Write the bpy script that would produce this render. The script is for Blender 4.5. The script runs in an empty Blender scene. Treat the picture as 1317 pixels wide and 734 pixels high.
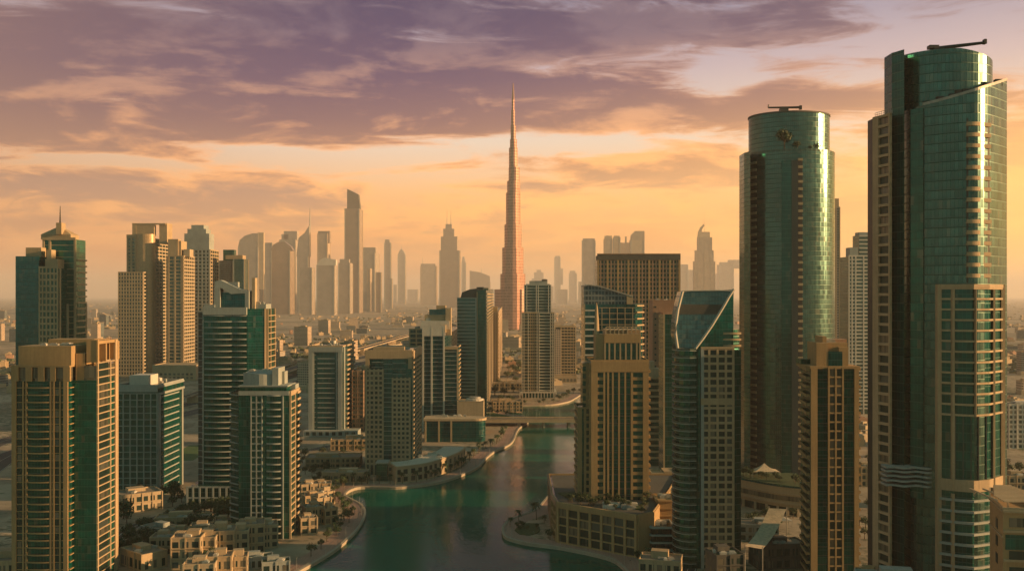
import bpy, bmesh, math, random
from mathutils import Vector
from mathutils.geometry import tessellate_polygon
random.seed(7)
C = bpy.context.scene.collection
SC = bpy.context.scene
R = math.radians
# ------------------------------------------------------------ camera, light, sky
H = 140.0; F = 1250.0; CX = 658.5; YH = 380.0        # eye height (m), focal length and centre in photo pixels, horizon row
cam = bpy.data.cameras.new('camera'); co = bpy.data.objects.new('camera', cam); C.objects.link(co)
cam.sensor_width = 36; cam.lens = 36 * F / 1317; cam.clip_start = 1; cam.clip_end = 120000
cam.shift_y = (YH - 367) / 1317.0
co.location = (0, 0, H); co.rotation_euler = (R(90), 0, 0)
SC.camera = co
SUN_AZ, SUN_EL = 96.0, 10.5                           # degrees to the right of the view, above the horizon
sun = bpy.data.lights.new('sun', 'SUN'); so = bpy.data.objects.new('sun', sun); C.objects.link(so)
sun.energy = 5.0; sun.angle = R(0.6); sun.color = (1.0, 0.57, 0.25)
sd = Vector((math.sin(R(SUN_AZ)) * math.cos(R(SUN_EL)), math.cos(R(SUN_AZ)) * math.cos(R(SUN_EL)), math.sin(R(SUN_EL))))
so.rotation_euler = (-sd).to_track_quat('-Z', 'Y').to_euler()
SC.view_settings.view_transform = 'Standard'; SC.view_settings.look = 'None'
SC.view_settings.exposure = 0.78; SC.view_settings.gamma = 1.0
cy = SC.cycles
cy.use_denoising = True; cy.use_adaptive_sampling = True; cy.adaptive_threshold = 0.015
cy.max_bounces = 5; cy.diffuse_bounces = 2; cy.glossy_bounces = 3; cy.transmission_bounces = 2; cy.volume_bounces = 2
cy.sample_clamp_indirect = 6; cy.caustics_reflective = False; cy.caustics_refractive = False
HAZE_DENSITY = 0.000046; HAZE_COLOR = (0.93, 0.90, 0.88); HAZE_ANISO = 0.15

# node expression helper
class E:
    def __init__(s, nt, sock): s.nt = nt; s.s = sock
    def _m(s, op, b=None, c=None, clamp=False):
        n = s.nt.nodes.new('ShaderNodeMath'); n.operation = op; n.use_clamp = clamp
        s.nt.links.new(s.s, n.inputs[0])
        for i, v in ((1, b), (2, c)):
            if v is None: continue
            if isinstance(v, E): s.nt.links.new(v.s, n.inputs[i])
            else: n.inputs[i].default_value = v
        return E(s.nt, n.outputs[0])
    def __add__(s, o): return s._m('ADD', o)
    def __sub__(s, o): return s._m('SUBTRACT', o)
    def __mul__(s, o): return s._m('MULTIPLY', o)
    def __truediv__(s, o): return s._m('DIVIDE', o)
    def exp(s): return s._m('EXPONENT')
    def pw(s, k): return s._m('POWER', k)
    def clamp(s): return s._m('ADD', 0.0, clamp=True)
    def ss(s, a, b):
        n = s.nt.nodes.new('ShaderNodeMapRange'); n.interpolation_type = 'SMOOTHSTEP'
        s.nt.links.new(s.s, n.inputs[0]); n.inputs[1].default_value = a; n.inputs[2].default_value = b
        return E(s.nt, n.outputs[0])
def mixc(nt, fac, a, b, mode='MIX'):
    n = nt.nodes.new('ShaderNodeMix'); n.data_type = 'RGBA'; n.blend_type = mode; n.clamp_factor = True
    for i, v in ((0, fac), (6, a), (7, b)):
        if isinstance(v, E): nt.links.new(v.s, n.inputs[i])
        elif i == 0: n.inputs[0].default_value = v
        else: n.inputs[i].default_value = (*v, 1)
    return E(nt, n.outputs[2])
def ramp(nt, fac, stops, interp='LINEAR'):
    n = nt.nodes.new('ShaderNodeValToRGB'); n.color_ramp.interpolation = interp
    nt.links.new(fac.s, n.inputs[0]); el = n.color_ramp.elements
    while len(el) < len(stops): el.new(0.5)
    for e, (p, c) in zip(el, stops): e.position = p; e.color = (*c, 1)
    return E(nt, n.outputs[0])
def noise(nt, vec, scale, detail=4, rough=0.55, dist=0.0):
    n = nt.nodes.new('ShaderNodeTexNoise'); nt.links.new(vec.s, n.inputs['Vector'])
    n.inputs['Scale'].default_value = scale; n.inputs['Detail'].default_value = detail
    n.inputs['Roughness'].default_value = rough; n.inputs['Distortion'].default_value = dist
    return E(nt, n.outputs[0])
def comb(nt, x, y, z):
    n = nt.nodes.new('ShaderNodeCombineXYZ')
    for i, v in enumerate((x, y, z)):
        if isinstance(v, E): nt.links.new(v.s, n.inputs[i])
        else: n.inputs[i].default_value = v
    return E(nt, n.outputs[0])

w = bpy.data.worlds.new('World'); SC.world = w; w.use_nodes = True; nt = w.node_tree
bg = nt.nodes['Background']
sky = nt.nodes.new('ShaderNodeTexSky'); sky.sky_type = 'NISHITA'; sky.sun_disc = False
sky.sun_elevation = R(SUN_EL); sky.sun_rotation = R(SUN_AZ); sky.dust_density = 4; sky.air_density = 1.5
tc = nt.nodes.new('ShaderNodeTexCoord'); sx = nt.nodes.new('ShaderNodeSeparateXYZ')
nt.links.new(tc.outputs['Generated'], sx.inputs[0])
dx, dy, dz = (E(nt, sx.outputs[i]) for i in range(3))
el = dz._m('ARCSINE') * 57.2958
az = dx._m('ARCTAN2', dy) * 57.2958
eln = (el / 60.0).clamp()
def st(*a): return [(e / 60.0, c) for e, c in a]
clear = ramp(nt, eln, st((0, (.54, .185, .065)), (3.5, (.60, .225, .080)), (6, (.68, .35, .15)), (9, (.52, .43, .36)), (13, (.33, .27, .31)), (18, (.12, .13, .22)), (30, (.006, .10, .105)), (60, (.002, .115, .10))))
dark = ramp(nt, eln, st((0, (.52, .22, .085)), (3.5, (.44, .19, .09)), (6, (.30, .16, .12)), (8, (.22, .10, .085)), (10, (.105, .045, .080)), (12.5, (.038, .016, .080)), (18, (.012, .008, .065)), (30, (.008, .07, .07)), (60, (.004, .09, .075))))
lit = ramp(nt, eln, st((0, (.72, .29, .09)), (5, (.95, .40, .11)), (8, (.90, .38, .14)), (11, (.50, .24, .15)), (15, (.17, .115, .15)), (22, (.07, .06, .10)), (40, (.015, .04, .045))))
inv = dz._m('MAXIMUM', 0.0) + 0.10
pv = comb(nt, dx / inv, dy / inv, 0.0)
n1 = noise(nt, pv, 0.60, 6, 0.52, 0.6)
pv2 = comb(nt, az * 0.050, el * 0.30, 3.7)
n2 = noise(nt, pv2, 1.0, 6, 0.62, 0.6)
n3 = noise(nt, comb(nt, az * 0.16, el * 0.85, 9.1), 1.0, 6, 0.62, 0.9)
dens = (n1 - 0.5) * 1.0 + (n2 - 0.5) * 1.05 + (n3 - 0.5) * 1.0 + 0.5
def blob(px, py, rx, ry, amp):
    a0 = math.degrees(math.atan((px - CX) / F)); e0 = math.degrees(math.atan((YH - py) / math.hypot(F, px - CX)))
    k = 57.3 / F
    u = (az - a0) / (rx * k); v = (el - e0) / (ry * k)
    return ((u * u + v * v) * -1.0).exp() * amp
# where the cloud deck is thick and where it opens
for b in ((230, 95, 360, 66, .22), (330, 165, 260, 18, .20), (520, 150, 160, 24, .12), (90, 185, 140, 14, .12), (60, 235, 160, 16, .14), (880, 150, 120, 16, .10), (600, 75, 250, 50, .20), (430, 150, 420, 26, .14), (830, 62, 130, 30, .10), (60, 160, 170, 40, .16), (760, 135, 230, 26, .20),
          (370, 203, 100, 9, -.26), (165, 207, 90, 9, -.24), (640, 172, 120, 14, -.16), (930, 98, 48, 20, -.34), (1090, 70, 190, 26, -.10),
          (560, 45, 110, 13, -.22), (125, 130, 75, 7, -.26), (0, 8, 50, 14, -.16), (60, 62, 150, 44, .42), (790, 182, 120, 10, -.20), (300, 240, 360, 16, .14), (760, 215, 150, 12, .12),
          (1050, 135, 220, 20, .20), (930, 215, 220, 16, .14), (1300, 18, 120, 40, -.10), (530, 196, 90, 8, -.16), (900, 30, 160, 22, .06), (1200, 110, 150, 20, .10), (1000, 255, 300, 14, -.10), (230, 188, 130, 6, -.10), (470, 176, 90, 6, -.12), (1150, 45, 120, 12, -.14), (980, 45, 60, 12, -.10), (700, 245, 200, 8, -.12)):
    dens = dens + blob(*b)
cover = dens.ss(.32, .58)
thick = dens.ss(.36, .70)
sunny = ((az - 50.0) * (az - 50.0) / -1500.0).exp()
ccol = mixc(nt, thick, lit, dark)
n4 = noise(nt, comb(nt, az * 0.085, el * 0.30, 21.0), 1.0, 6, 0.60, 0.7)
n5 = noise(nt, comb(nt, az * 0.20, el * 0.62, 33.0), 1.0, 5, 0.60, 0.5)
ccol = mixc(nt, (n4 * .6 + n5 * .4).ss(.47, .60) * (el.ss(18.0, 8.0) * .45 + .35), ccol, lit)
ccol = mixc(nt, (n4 * .4 + n5 * .6).ss(.50, .36) * .60, ccol, dark)
ccol = mixc(nt, sunny * 0.45, ccol, lit)
skyc = mixc(nt, cover * (el.ss(0.5, 5.0) * 0.6 + 0.4), clear, ccol)
glow = sunny * ((el * el) / -85.0).exp()
skyc = mixc(nt, glow * 0.92, skyc, (1.20, .62, .13))
coolside = (az + 28.0).ss(24.0, -12.0) * (el.ss(1.0, 8.0) * 0.3 + 0.35)
skyc = mixc(nt, coolside * 0.85, skyc, (.235, .120, .085))
low = el.ss(0.0, -3.0)
skyc = mixc(nt, low, skyc, (.30, .17, .08))
behind = dy.ss(0.25, -0.35)
skyc = mixc(nt, behind * 0.80, skyc, mixc(nt, eln, (.016, .165, .145), (.002, .110, .098)))
scaled = mixc(nt, 1.0, skyc, (10, 10, 10), 'MULTIPLY')
fin = mixc(nt, 0.08, scaled, E(nt, sky.outputs[0]))
nt.links.new(fin.s, bg.inputs[0]); bg.inputs[1].default_value = 0.10

# ------------------------------------------------------------ materials
def newmat(name):
    m = bpy.data.materials.new(name); m.use_nodes = True
    return m, m.node_tree, m.node_tree.nodes['Principled BSDF']
def uvxy(nt):
    t = nt.nodes.new('ShaderNodeTexCoord'); s = nt.nodes.new('ShaderNodeSeparateXYZ'); nt.links.new(t.outputs['UV'], s.inputs[0])
    return E(nt, s.outputs[0]), E(nt, s.outputs[1])
def objrand(nt):
    n = nt.nodes.new('ShaderNodeObjectInfo'); return E(nt, n.outputs['Random'])
def geopos(nt):
    n = nt.nodes.new('ShaderNodeNewGeometry'); return E(nt, n.outputs['Position'])
def white(nt, a, b):
    n = nt.nodes.new('ShaderNodeTexWhiteNoise'); n.noise_dimensions = '2D'
    nt.links.new(comb(nt, a, b, 0.0).s, n.inputs['Vector']); return E(nt, n.outputs['Value'])
def masonry(name, col, rough=.85, var=.25, streak=True):
    m, nt, b = newmat(name); p = geopos(nt)
    n = noise(nt, p, 0.05, 5, .6); fine = noise(nt, p, 0.9, 3, .6)
    u, v = uvxy(nt)
    s = noise(nt, comb(nt, u * 1.1, v * 0.06, 0.0), 1.0, 4, .65)
    f = n * .45 + fine * .2 + s * .35
    c = mixc(nt, f.ss(.32, .68), [k * (1 - var) for k in col], [min(1, k * (1 + var * .5)) for k in col])
    nt.links.new(c.s, b.inputs['Base Color']); b.inputs['Roughness'].default_value = rough
    return m
def glass(name, col, fh=3.6, pw=1.5, rough=.09, line=.35, metal=.55, tiltv=.012, linecol=None, vlines=True, curtains=False):
    """tinted curtain-wall glass: panes of pw x fh metres, each a little out of true, thin mullions"""
    m, nt, b = newmat(name); u, v = uvxy(nt)
    iu = (u / pw)._m('FLOOR'); iv = (v / fh)._m('FLOOR'); r = white(nt, iu, iv); r2 = white(nt, iv + 7.3, iu + 1.7)
    fu = (u / pw)._m('FRACT'); fv = (v / fh)._m('FRACT')
    lv = fv._m('LESS_THAN', 0.10); lu = fu._m('LESS_THAN', 0.07) * (0.7 if vlines else 0.0)
    span = fv._m('LESS_THAN', 0.30) * 0.35
    ln = lv._m('MAXIMUM', lu)
    refl_dark = noise(nt, comb(nt, u * .03, v * .015, 0.0), 1.0, 4, .6, .8)
    base = mixc(nt, r, [k * .72 for k in col], [k * 1.2 for k in col])
    base = mixc(nt, refl_dark.ss(.38, .62) * .45, base, [k * .45 for k in col])  # broad dark patches painted into the tint in place of mirrored buildings
    base = mixc(nt, span, base, [k * .5 for k in col])
    base = mixc(nt, r2.ss(.93, .96) * .35, base, (.22, .20, .15))
    if curtains:      # drawn curtains and blinds behind some of the windows
        q = objrand(nt); q2 = (q * 17.3)._m('FRACT')
        base = mixc(nt, q.ss(.70, .72) * (r * .5 + .2), base, (.30, .26, .19)); base = mixc(nt, q2.ss(.86, .88) * .5, base, (.16, .19, .18))
    c = mixc(nt, ln * line, base, linecol or (.10, .12, .10))
    nt.links.new(c.s, b.inputs['Base Color']); b.inputs['Metallic'].default_value = metal
    b.inputs['IOR'].default_value = 1.55
    rr = r * .08 + rough + ln * .25; nt.links.new(rr.s, b.inputs['Roughness'])
    # pane tilt: offset the normal by a per-pane random vector
    g = nt.nodes.new('ShaderNodeNewGeometry'); va = nt.nodes.new('ShaderNodeVectorMath'); va.operation = 'ADD'
    off = comb(nt, (r - .5) * tiltv * 2, (r2 - .5) * tiltv * 2, (r2 - .5) * tiltv * 3)
    nt.links.new(g.outputs['Normal'], va.inputs[0]); nt.links.new(off.s, va.inputs[1])
    nn = nt.nodes.new('ShaderNodeVectorMath'); nn.operation = 'NORMALIZE'; nt.links.new(va.outputs[0], nn.inputs[0])
    nt.links.new(nn.outputs[0], b.inputs['Normal'])
    return m
def facade(name, wall, gl, fh=3.6, pw=3.0, ww=.55, wh=.5, rough=.6):
    """far wall: rows of windows in a wall, both reflect light their own way"""
    m, nt, b = newmat(name); u, v = uvxy(nt)
    fu = (u / pw)._m('FRACT'); fv = (v / fh)._m('FRACT')
    a = fu._m('LESS_THAN', ww) * fv._m('LESS_THAN', wh)
    r = white(nt, (u / pw)._m('FLOOR'), (v / fh)._m('FLOOR'))
    n = noise(nt, geopos(nt), .02, 4, .6)
    wc = mixc(nt, n.ss(.3, .7), [k * .8 for k in wall], [min(1, k * 1.1) for k in wall])
    gc = mixc(nt, r, [k * .6 for k in gl], [k * 1.5 for k in gl])
    c = mixc(nt, a, wc, gc); nt.links.new(c.s, b.inputs['Base Color'])
    rr = (a * -(rough - .15)) + rough; nt.links.new(rr.s, b.inputs['Roughness'])
    return m
def plain(name, col, rough=.5, metal=0.0):
    m, nt, b = newmat(name); n = noise(nt, geopos(nt), .6, 4, .6)
    c = mixc(nt, n.ss(.3, .7), [k * .8 for k in col], [min(1, k * 1.15) for k in col])
    nt.links.new(c.s, b.inputs['Base Color']); b.inputs['Roughness'].default_value = rough; b.inputs['Metallic'].default_value = metal
    return m
M = {}
M['tan'] = masonry('tan_render', (.40, .27, .13))
M['sand'] = masonry('sand_render', (.44, .33, .20))
M['cream'] = masonry('cream_render', (.47, .37, .24))
M['white'] = masonry('white_render', (.58, .54, .46), var=.18)
M['grey'] = masonry('grey_render', (.33, .36, .33))
M['dgrey'] = masonry('dark_render', (.10, .10, .085))
M['brown'] = masonry('brown_render', (.33, .22, .15))
M['pink'] = masonry('pink_render', (.42, .25, .16))
M['roof'] = masonry('roof_gravel', (.26, .22, .17), streak=False)
M['pave'] = masonry('promenade_paving', (.36, .23, .18))
M['coping'] = masonry('quay_stone', (.42, .36, .28))
M['g1'] = glass('green_glass', (.008, .150, .110))
M['g2'] = glass('deep_green_glass', (.006, .125, .100), rough=.12, line=.25)
M['g3'] = glass('teal_glass', (.014, .145, .145), rough=.10)
M['g4'] = glass('bronze_green_glass', (.075, .165, .140), fh=3.7, pw=1.45, rough=.15, line=.5, tiltv=.004, metal=.75, linecol=(.06, .08, .06))
M['g5'] = glass('blue_crown_glass', (.08, .20, .22), fh=2.4, pw=1.6, rough=.15, line=.4)
M['win'] = glass('window_glass', (.012, .050, .042), fh=50, pw=1.2, rough=.10, line=.15, tiltv=.02, curtains=True)
M['rail'] = glass('balcony_glass', (.08, .14, .11), fh=9, pw=1.2, rough=.2, line=.2)
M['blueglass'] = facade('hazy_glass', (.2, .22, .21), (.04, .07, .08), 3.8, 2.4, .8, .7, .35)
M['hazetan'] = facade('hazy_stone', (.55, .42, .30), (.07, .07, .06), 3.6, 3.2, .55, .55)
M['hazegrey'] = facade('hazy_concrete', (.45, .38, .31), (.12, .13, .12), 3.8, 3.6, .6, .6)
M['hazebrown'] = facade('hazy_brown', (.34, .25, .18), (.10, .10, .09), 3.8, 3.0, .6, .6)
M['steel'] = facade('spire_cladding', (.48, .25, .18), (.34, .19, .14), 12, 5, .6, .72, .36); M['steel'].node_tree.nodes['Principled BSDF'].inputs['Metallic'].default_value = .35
M['bronze'] = plain('bronze_cladding', (.42, .30, .17), .45, .3)
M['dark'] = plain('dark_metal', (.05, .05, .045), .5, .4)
M['metal'] = plain('painted_metal', (.35, .34, .30), .5, .1)
M['canvas'] = plain('canvas', (.55, .44, .30), .8)
M['greenroof'] = plain('planted_roof', (.05, .08, .025), .9)
M['pool'] = plain('pool_water', (.03, .25, .35), .1)
M['red'] = plain('red_cloth', (.45, .05, .03), .7)
M['leaf'] = plain('leaf', (.030, .062, .018), .7); M['leaf2'] = plain('leaf_olive', (.05, .075, .025), .7)
M['bark'] = plain('bark', (.13, .09, .055), .9)
M['asph'] = plain('asphalt', (.06, .056, .05), .85)
M['line'] = plain('lane_paint', (.6, .58, .5), .6)
M['lawn'] = plain('lawn_grass', (.05, .12, .03), .9)
M['carw'] = plain('car_paint_pale', (.5, .48, .42), .25, .2); M['carb'] = plain('car_paint_dark', (.04, .045, .05), .25, .3)
def ground_mat():
    m, nt, b = newmat('sandy_ground'); p = geopos(nt)
    big = noise(nt, p, .0022, 6, .62); mid = noise(nt, p, .018, 5, .6); fine = noise(nt, p, .14, 4, .6)
    c = mixc(nt, mid.ss(.35, .65), (.24, .19, .13), (.42, .34, .24))
    c = mixc(nt, (big * .55 + fine * .45).ss(.50, .58) * .85, c, (.055, .075, .035))
    vo = nt.nodes.new('ShaderNodeTexVoronoi'); vo.inputs['Scale'].default_value = .045; nt.links.new(p.s, vo.inputs['Vector'])
    c = mixc(nt, E(nt, vo.outputs['Distance']).ss(.16, .10) * .5, c, (.42, .36, .28))
    nt.links.new(c.s, b.inputs['Base Color']); b.inputs['Roughness'].default_value = .95
    return m
M['ground'] = ground_mat()
def water_mat():
    m, nt, b = newmat('lagoon_water'); p = geopos(nt)
    sep = nt.nodes.new('ShaderNodeSeparateXYZ'); nt.links.new(p.s, sep.inputs[0]); X, Y = E(nt, sep.outputs[0]), E(nt, sep.outputs[1])
    pp = comb(nt, X, Y * .6, 0.0)
    r1 = noise(nt, pp, .55, 3, .6); r2 = noise(nt, pp, .09, 3, .5); patch = noise(nt, comb(nt, X, Y * .45, 4.0), .012, 4, .6, 1.2)
    hgt = r1 * .10 + r2 * .30
    bp = nt.nodes.new('ShaderNodeBump'); bp.inputs['Strength'].default_value = .5; bp.inputs['Distance'].default_value = 1.0
    nt.links.new(hgt.s, bp.inputs['Height']); nt.links.new(bp.outputs[0], b.inputs['Normal'])
    c = mixc(nt, patch.ss(.4, .62), (.0005, .080, .052), (.003, .120, .082)); nt.links.new(c.s, b.inputs['Base Color'])
    rr = patch.ss(.42, .60) * .10 + .07; nt.links.new(rr.s, b.inputs['Roughness'])
    b.inputs['IOR'].default_value = 1.33; b.inputs['Specular IOR Level'].default_value = .14; b.inputs['Specular Tint'].default_value = (.7, 1, .8, 1)
    return m
M['water'] = water_mat()

# ------------------------------------------------------------ geometry helpers
def pt(px, d): return ((px - CX) * d / F, d)                 # plan point seen in column px at distance d
def zp(y, d): return H - (y - YH) * d / F                   # height seen in row y at distance d
def gp(px, py): d = F * H / (py - YH); return pt(px, d)       # ground point under a pixel
def gd(py): return F * H / (py - YH)
def offset(poly, o):
    n = len(poly); out = []
    for i in range(n):
        p0, p1, p2 = Vector(poly[i - 1]), Vector(poly[i]), Vector(poly[(i + 1) % n])
        a = (p1 - p0).normalized(); b = (p2 - p1).normalized()
        na = Vector((a.y, -a.x)); nb = Vector((b.y, -b.x)); k = (na + nb)
        k = k / max(.35, k.dot(k) / 2) if k.length > 1e-6 else na
        out.append(tuple(p1 + k * o))
    return out
def bpoly(x0, x1, d, x2=None, depth=None):
    """axis-aligned plan: front from column x0 to x1 at distance d, the visible side running back to column x2"""
    a, b = pt(x0, d)[0], pt(x1, d)[0]
    if x2 is not None:
        if x2 > x1: db = d * (CX - x1) / (CX - x2)
        else: db = d * (x0 - CX) / (x2 - CX)
    else: db = d + (depth or (b - a))
    return [(a, d), (b, d), (b, db), (a, db)]
class MB:
    def __init__(s): s.v = []; s.f = []; s.uv = []
    def quad(s, p, uv=None):
        i = len(s.v); s.v += [tuple(q) for q in p]; s.f.append(tuple(range(i, i + len(p))))
        s.uv.append(uv or [(0, 0)] * len(p))
    def prism(s, poly, z0, z1):
        n = len(poly); zt = list(z1) if isinstance(z1, (list, tuple)) else [z1] * n
        u = 0
        for i in range(n):
            a, b = poly[i], poly[(i + 1) % n]; L = math.hypot(b[0] - a[0], b[1] - a[1])
            j = (i + 1) % n
            s.quad([(*a, z0), (*b, z0), (*b, zt[j]), (*a, zt[i])], [(u, z0), (u + L, z0), (u + L, zt[j]), (u, zt[i])]); u += L
        s.quad([(*poly[i], zt[i]) for i in range(n)], [poly[i] for i in range(n)])
        s.quad([(*poly[i], z0) for i in reversed(range(n))], [poly[i] for i in reversed(range(n))])
    def box(s, x0, x1, y0, y1, z0, z1): s.prism([(x0, y0), (x1, y0), (x1, y1), (x0, y1)], z0, z1)
    def obox(s, A, t, nrm, u0, u1, o0, o1, z0, z1):
        q = lambda u, o: (A[0] + t[0] * u + nrm[0] * o, A[1] + t[1] * u + nrm[1] * o)
        s.prism([q(u0, o1), q(u1, o1), q(u1, o0), q(u0, o0)], z0, z1)
    def tube(s, pts, r, n=6, caps=True):
        rings = []
        for i, p in enumerate(pts):
            p = Vector(p); d = (Vector(pts[min(i + 1, len(pts) - 1)]) - Vector(pts[max(i - 1, 0)])).normalized()
            a = d.cross(Vector((0, 0, 1)));  a = Vector((1, 0, 0)) if a.length < .01 else a.normalized(); b = d.cross(a).normalized()
            rr = r[i] if isinstance(r, (list, tuple)) else r
            rings.append([p + (a * math.cos(k * 2 * math.pi / n) + b * math.sin(k * 2 * math.pi / n)) * rr for k in range(n)])
        for i in range(len(rings) - 1):
            for k in range(n):
                j = (k + 1) % n; s.quad([rings[i][k], rings[i][j], rings[i + 1][j], rings[i + 1][k]])
        if caps: s.quad(list(reversed(rings[0]))); s.quad(rings[-1])
    def mesh(s, name, mat, off=(0, 0, 0), smooth=False):
        me = bpy.data.meshes.new(name)
        me.from_pydata([(v[0] - off[0], v[1] - off[1], v[2] - off[2]) for v in s.v], [], s.f)
        l = me.uv_layers.new(name='UVMap'); k = 0
        for fuv in s.uv:
            for q in fuv: l.data[k].uv = q; k += 1
        me.materials.append(mat)
        if smooth: me.polygons.foreach_set('use_smooth', [True] * len(me.polygons))
        return me
def tagit(o, label, cat, group=None, kind=None):
    if label: o['label'] = label
    if cat: o['category'] = cat
    if group: o['group'] = group
    if kind: o['kind'] = kind
def solo(name, mb, mat, label=None, cat=None, group=None, kind=None, loc=(0, 0, 0)):
    o = bpy.data.objects.new(name, mb.mesh(name, M[mat], loc)); C.objects.link(o); o.location = loc
    tagit(o, label, cat, group, kind); return o
class Thing:
    def __init__(s, name, label, cat, at, group=None, z=0):
        s.o = bpy.data.objects.new(name, None); C.objects.link(s.o); s.off = (at[0], at[1], z)
        s.o.location = s.off; tagit(s.o, label, cat, group); s.n = {}; s.over = {}
    def put(s, part, me, loc=(0, 0, 0), parent=None, cap=100):
        k = s.n.get(part, 0); s.n[part] = k + 1
        if k >= cap: s.over.setdefault(part, []).append((me, loc)); return None
        o = bpy.data.objects.new(part, me); C.objects.link(o); o.parent = parent or s.o; o.location = loc
        return o
    def add(s, part, mb, mat, parent=None, smooth=False): return s.put(part, mb.mesh(part, M[mat], s.off, smooth), parent=parent)
    def prism(s, part, poly, z0, z1, mat, parent=None):
        b = MB(); b.prism(poly, z0, z1); return s.add(part, b, mat, parent)
    def done(s):
        for part, L in s.over.items():
            bm = bmesh.new(); mats = []
            me = bpy.data.meshes.new(part)
            for m, loc in L:
                k0 = len(bm.verts); bm.from_mesh(m); bm.verts.ensure_lookup_table()
                for v in bm.verts[k0:]: v.co += Vector(loc)
            bm.to_mesh(me); bm.free(); me.materials.append(L[0][0].materials[0])
            o = bpy.data.objects.new(part, me); C.objects.link(o); o.parent = s.o; o['kind'] = 'stuff'
        s.over = {}
        return s
    def slabs(s, part, poly, z0, z1, step, th, out, mat):
        b = MB(); b.prism(offset(poly, out), 0, th); me = b.mesh(part, M[mat], (s.off[0], s.off[1], 0))
        z = z0
        while z < z1 - .01: s.put(part, me, (0, 0, z)); z += step
    def edge(s, A, B):
        L = math.hypot(B[0] - A[0], B[1] - A[1]); t = ((B[0] - A[0]) / L, (B[1] - A[1]) / L); return L, t, (t[1], -t[0])
    def bars(s, part, A, B, zs, th, out, mat, u0=0, u1=1):
        L, t, n = s.edge(A, B); b = MB(); b.obox(A, t, n, u0 * L, u1 * L, -.05, out, 0, th); me = b.mesh(part, M[mat], (s.off[0], s.off[1], 0))
        for z in zs: s.put(part, me, (0, 0, z))
    def piers(s, part, A, B, us, w, z0, z1, out, mat):
        L, t, n = s.edge(A, B); b = MB(); b.obox((s.off[0], s.off[1]), t, n, -w / 2, w / 2, -.05, out, z0, z1); me = b.mesh(part, M[mat], (s.off[0], s.off[1], 0))
        for u in us:
            q = max(w / 2, min(L - w / 2, u * L)); s.put(part, me, (A[0] + t[0] * q - s.off[0], A[1] + t[1] * q - s.off[1], 0))
    def balc(s, A, B, u0, u1, zs, deep, mat, rail='rail', ph=1.0, part='balcony'):
        L, t, n = s.edge(A, B); b = MB()
        b.obox(A, t, n, u0 * L, u1 * L, -.05, deep, 0, .3)
        b.obox(A, t, n, u0 * L, u1 * L, deep - .15, deep, .3, .3 + ph)
        b.obox(A, t, n, u0 * L, u0 * L + .15, 0, deep - .15, .3, .3 + ph); b.obox(A, t, n, u1 * L - .15, u1 * L, 0, deep - .15, .3, .3 + ph)
        me = b.mesh(part, M[mat], (s.off[0], s.off[1], 0))
        for z in zs: s.put(part, me, (0, 0, z))
    def windows(s, A, B, us, w, zs, h, mat='win', out=.12):
        L, t, n = s.edge(A, B); b = MB(); b.obox((s.off[0], s.off[1]), t, n, -w / 2, w / 2, -.02, out, 0, h); me = b.mesh('window', M[mat], (s.off[0], s.off[1], 0))
        for z in zs:
            for u in us: s.put('window', me, (A[0] + t[0] * u * L - s.off[0], A[1] + t[1] * u * L - s.off[1], z))
    def grid(s, A, B, z0, z1, fl, cols, bw, pw, out, mat, win=None, u0=0, u1=1):
        """frame of piers and floor bands over the glass; win adds a pane in each opening"""
        zs = levels(z0, z1, fl); s.bars('floor_band', A, B, zs, bw, out, mat, u0, u1)
        s.piers('pier', A, B, [u0 + (u1 - u0) * i / cols for i in range(cols + 1)], pw, z0, z1 + bw, out + .07, mat)
        if win:
            L = s.edge(A, B)[0] * (u1 - u0); s.windows(A, B, [u0 + (u1 - u0) * (i + .5) / cols for i in range(cols)], L / cols - pw, [z + bw for z in zs[:-1]], fl - bw, win)
    def roofbits(s, poly, z, n, seed=0, hmax=3.0):
        rr = random.Random(seed); xs = [p[0] for p in poly]; ys = [p[1] for p in poly]; x0, x1, y0, y1 = min(xs), max(xs), min(ys), max(ys)
        for i in range(n):
            cx = x0 + (x1 - x0) * rr.uniform(.2, .8); c2 = y0 + (y1 - y0) * rr.uniform(.2, .8); a, b_ = rr.uniform(.8, 2.5), rr.uniform(.8, 2.5); h = rr.uniform(1, hmax)
            b = MB(); b.box(cx - a, cx + a, c2 - b_, c2 + b_, z, z + h); b.box(cx - a * .6, cx + a * .6, c2 - b_ * .6, c2 + b_ * .6, z + h, z + h + .3)
            s.add('roof_unit', b, rr.choice(['grey', 'metal', 'white']))
    def parapet(s, poly, z, h, th, mat, part='parapet'):
        b = MB(); o = offset(poly, .12); i_ = offset(poly, -th); n = len(poly)
        for k in range(n):
            j = (k + 1) % n; b.prism([o[k], o[j], i_[j], i_[k]], z, z + h)
        s.add(part, b, mat)
    def mast(s, x, y, z0, z1, r=.5, part='mast', mat='dark'):
        b = MB(); b.tube([(x, y, z0), (x, y, (z0 + z1) / 2), (x, y, z1)], [r, r * .6, r * .25], 8); s.add(part, b, mat)
def levels(z0, z1, fl):
    n = max(1, round((z1 - z0) / fl)); return [z0 + (z1 - z0) * i / n for i in range(n + 1)]
def cen(poly): return (sum(p[0] for p in poly) / len(poly), sum(p[1] for p in poly) / len(poly))
def arc(c, rx, ry, a0, a1, n):
    return [(c[0] + rx * math.cos(R(a0 + (a1 - a0) * i / n)), c[1] + ry * math.sin(R(a0 + (a1 - a0) * i / n))) for i in range(n + 1)]
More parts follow.
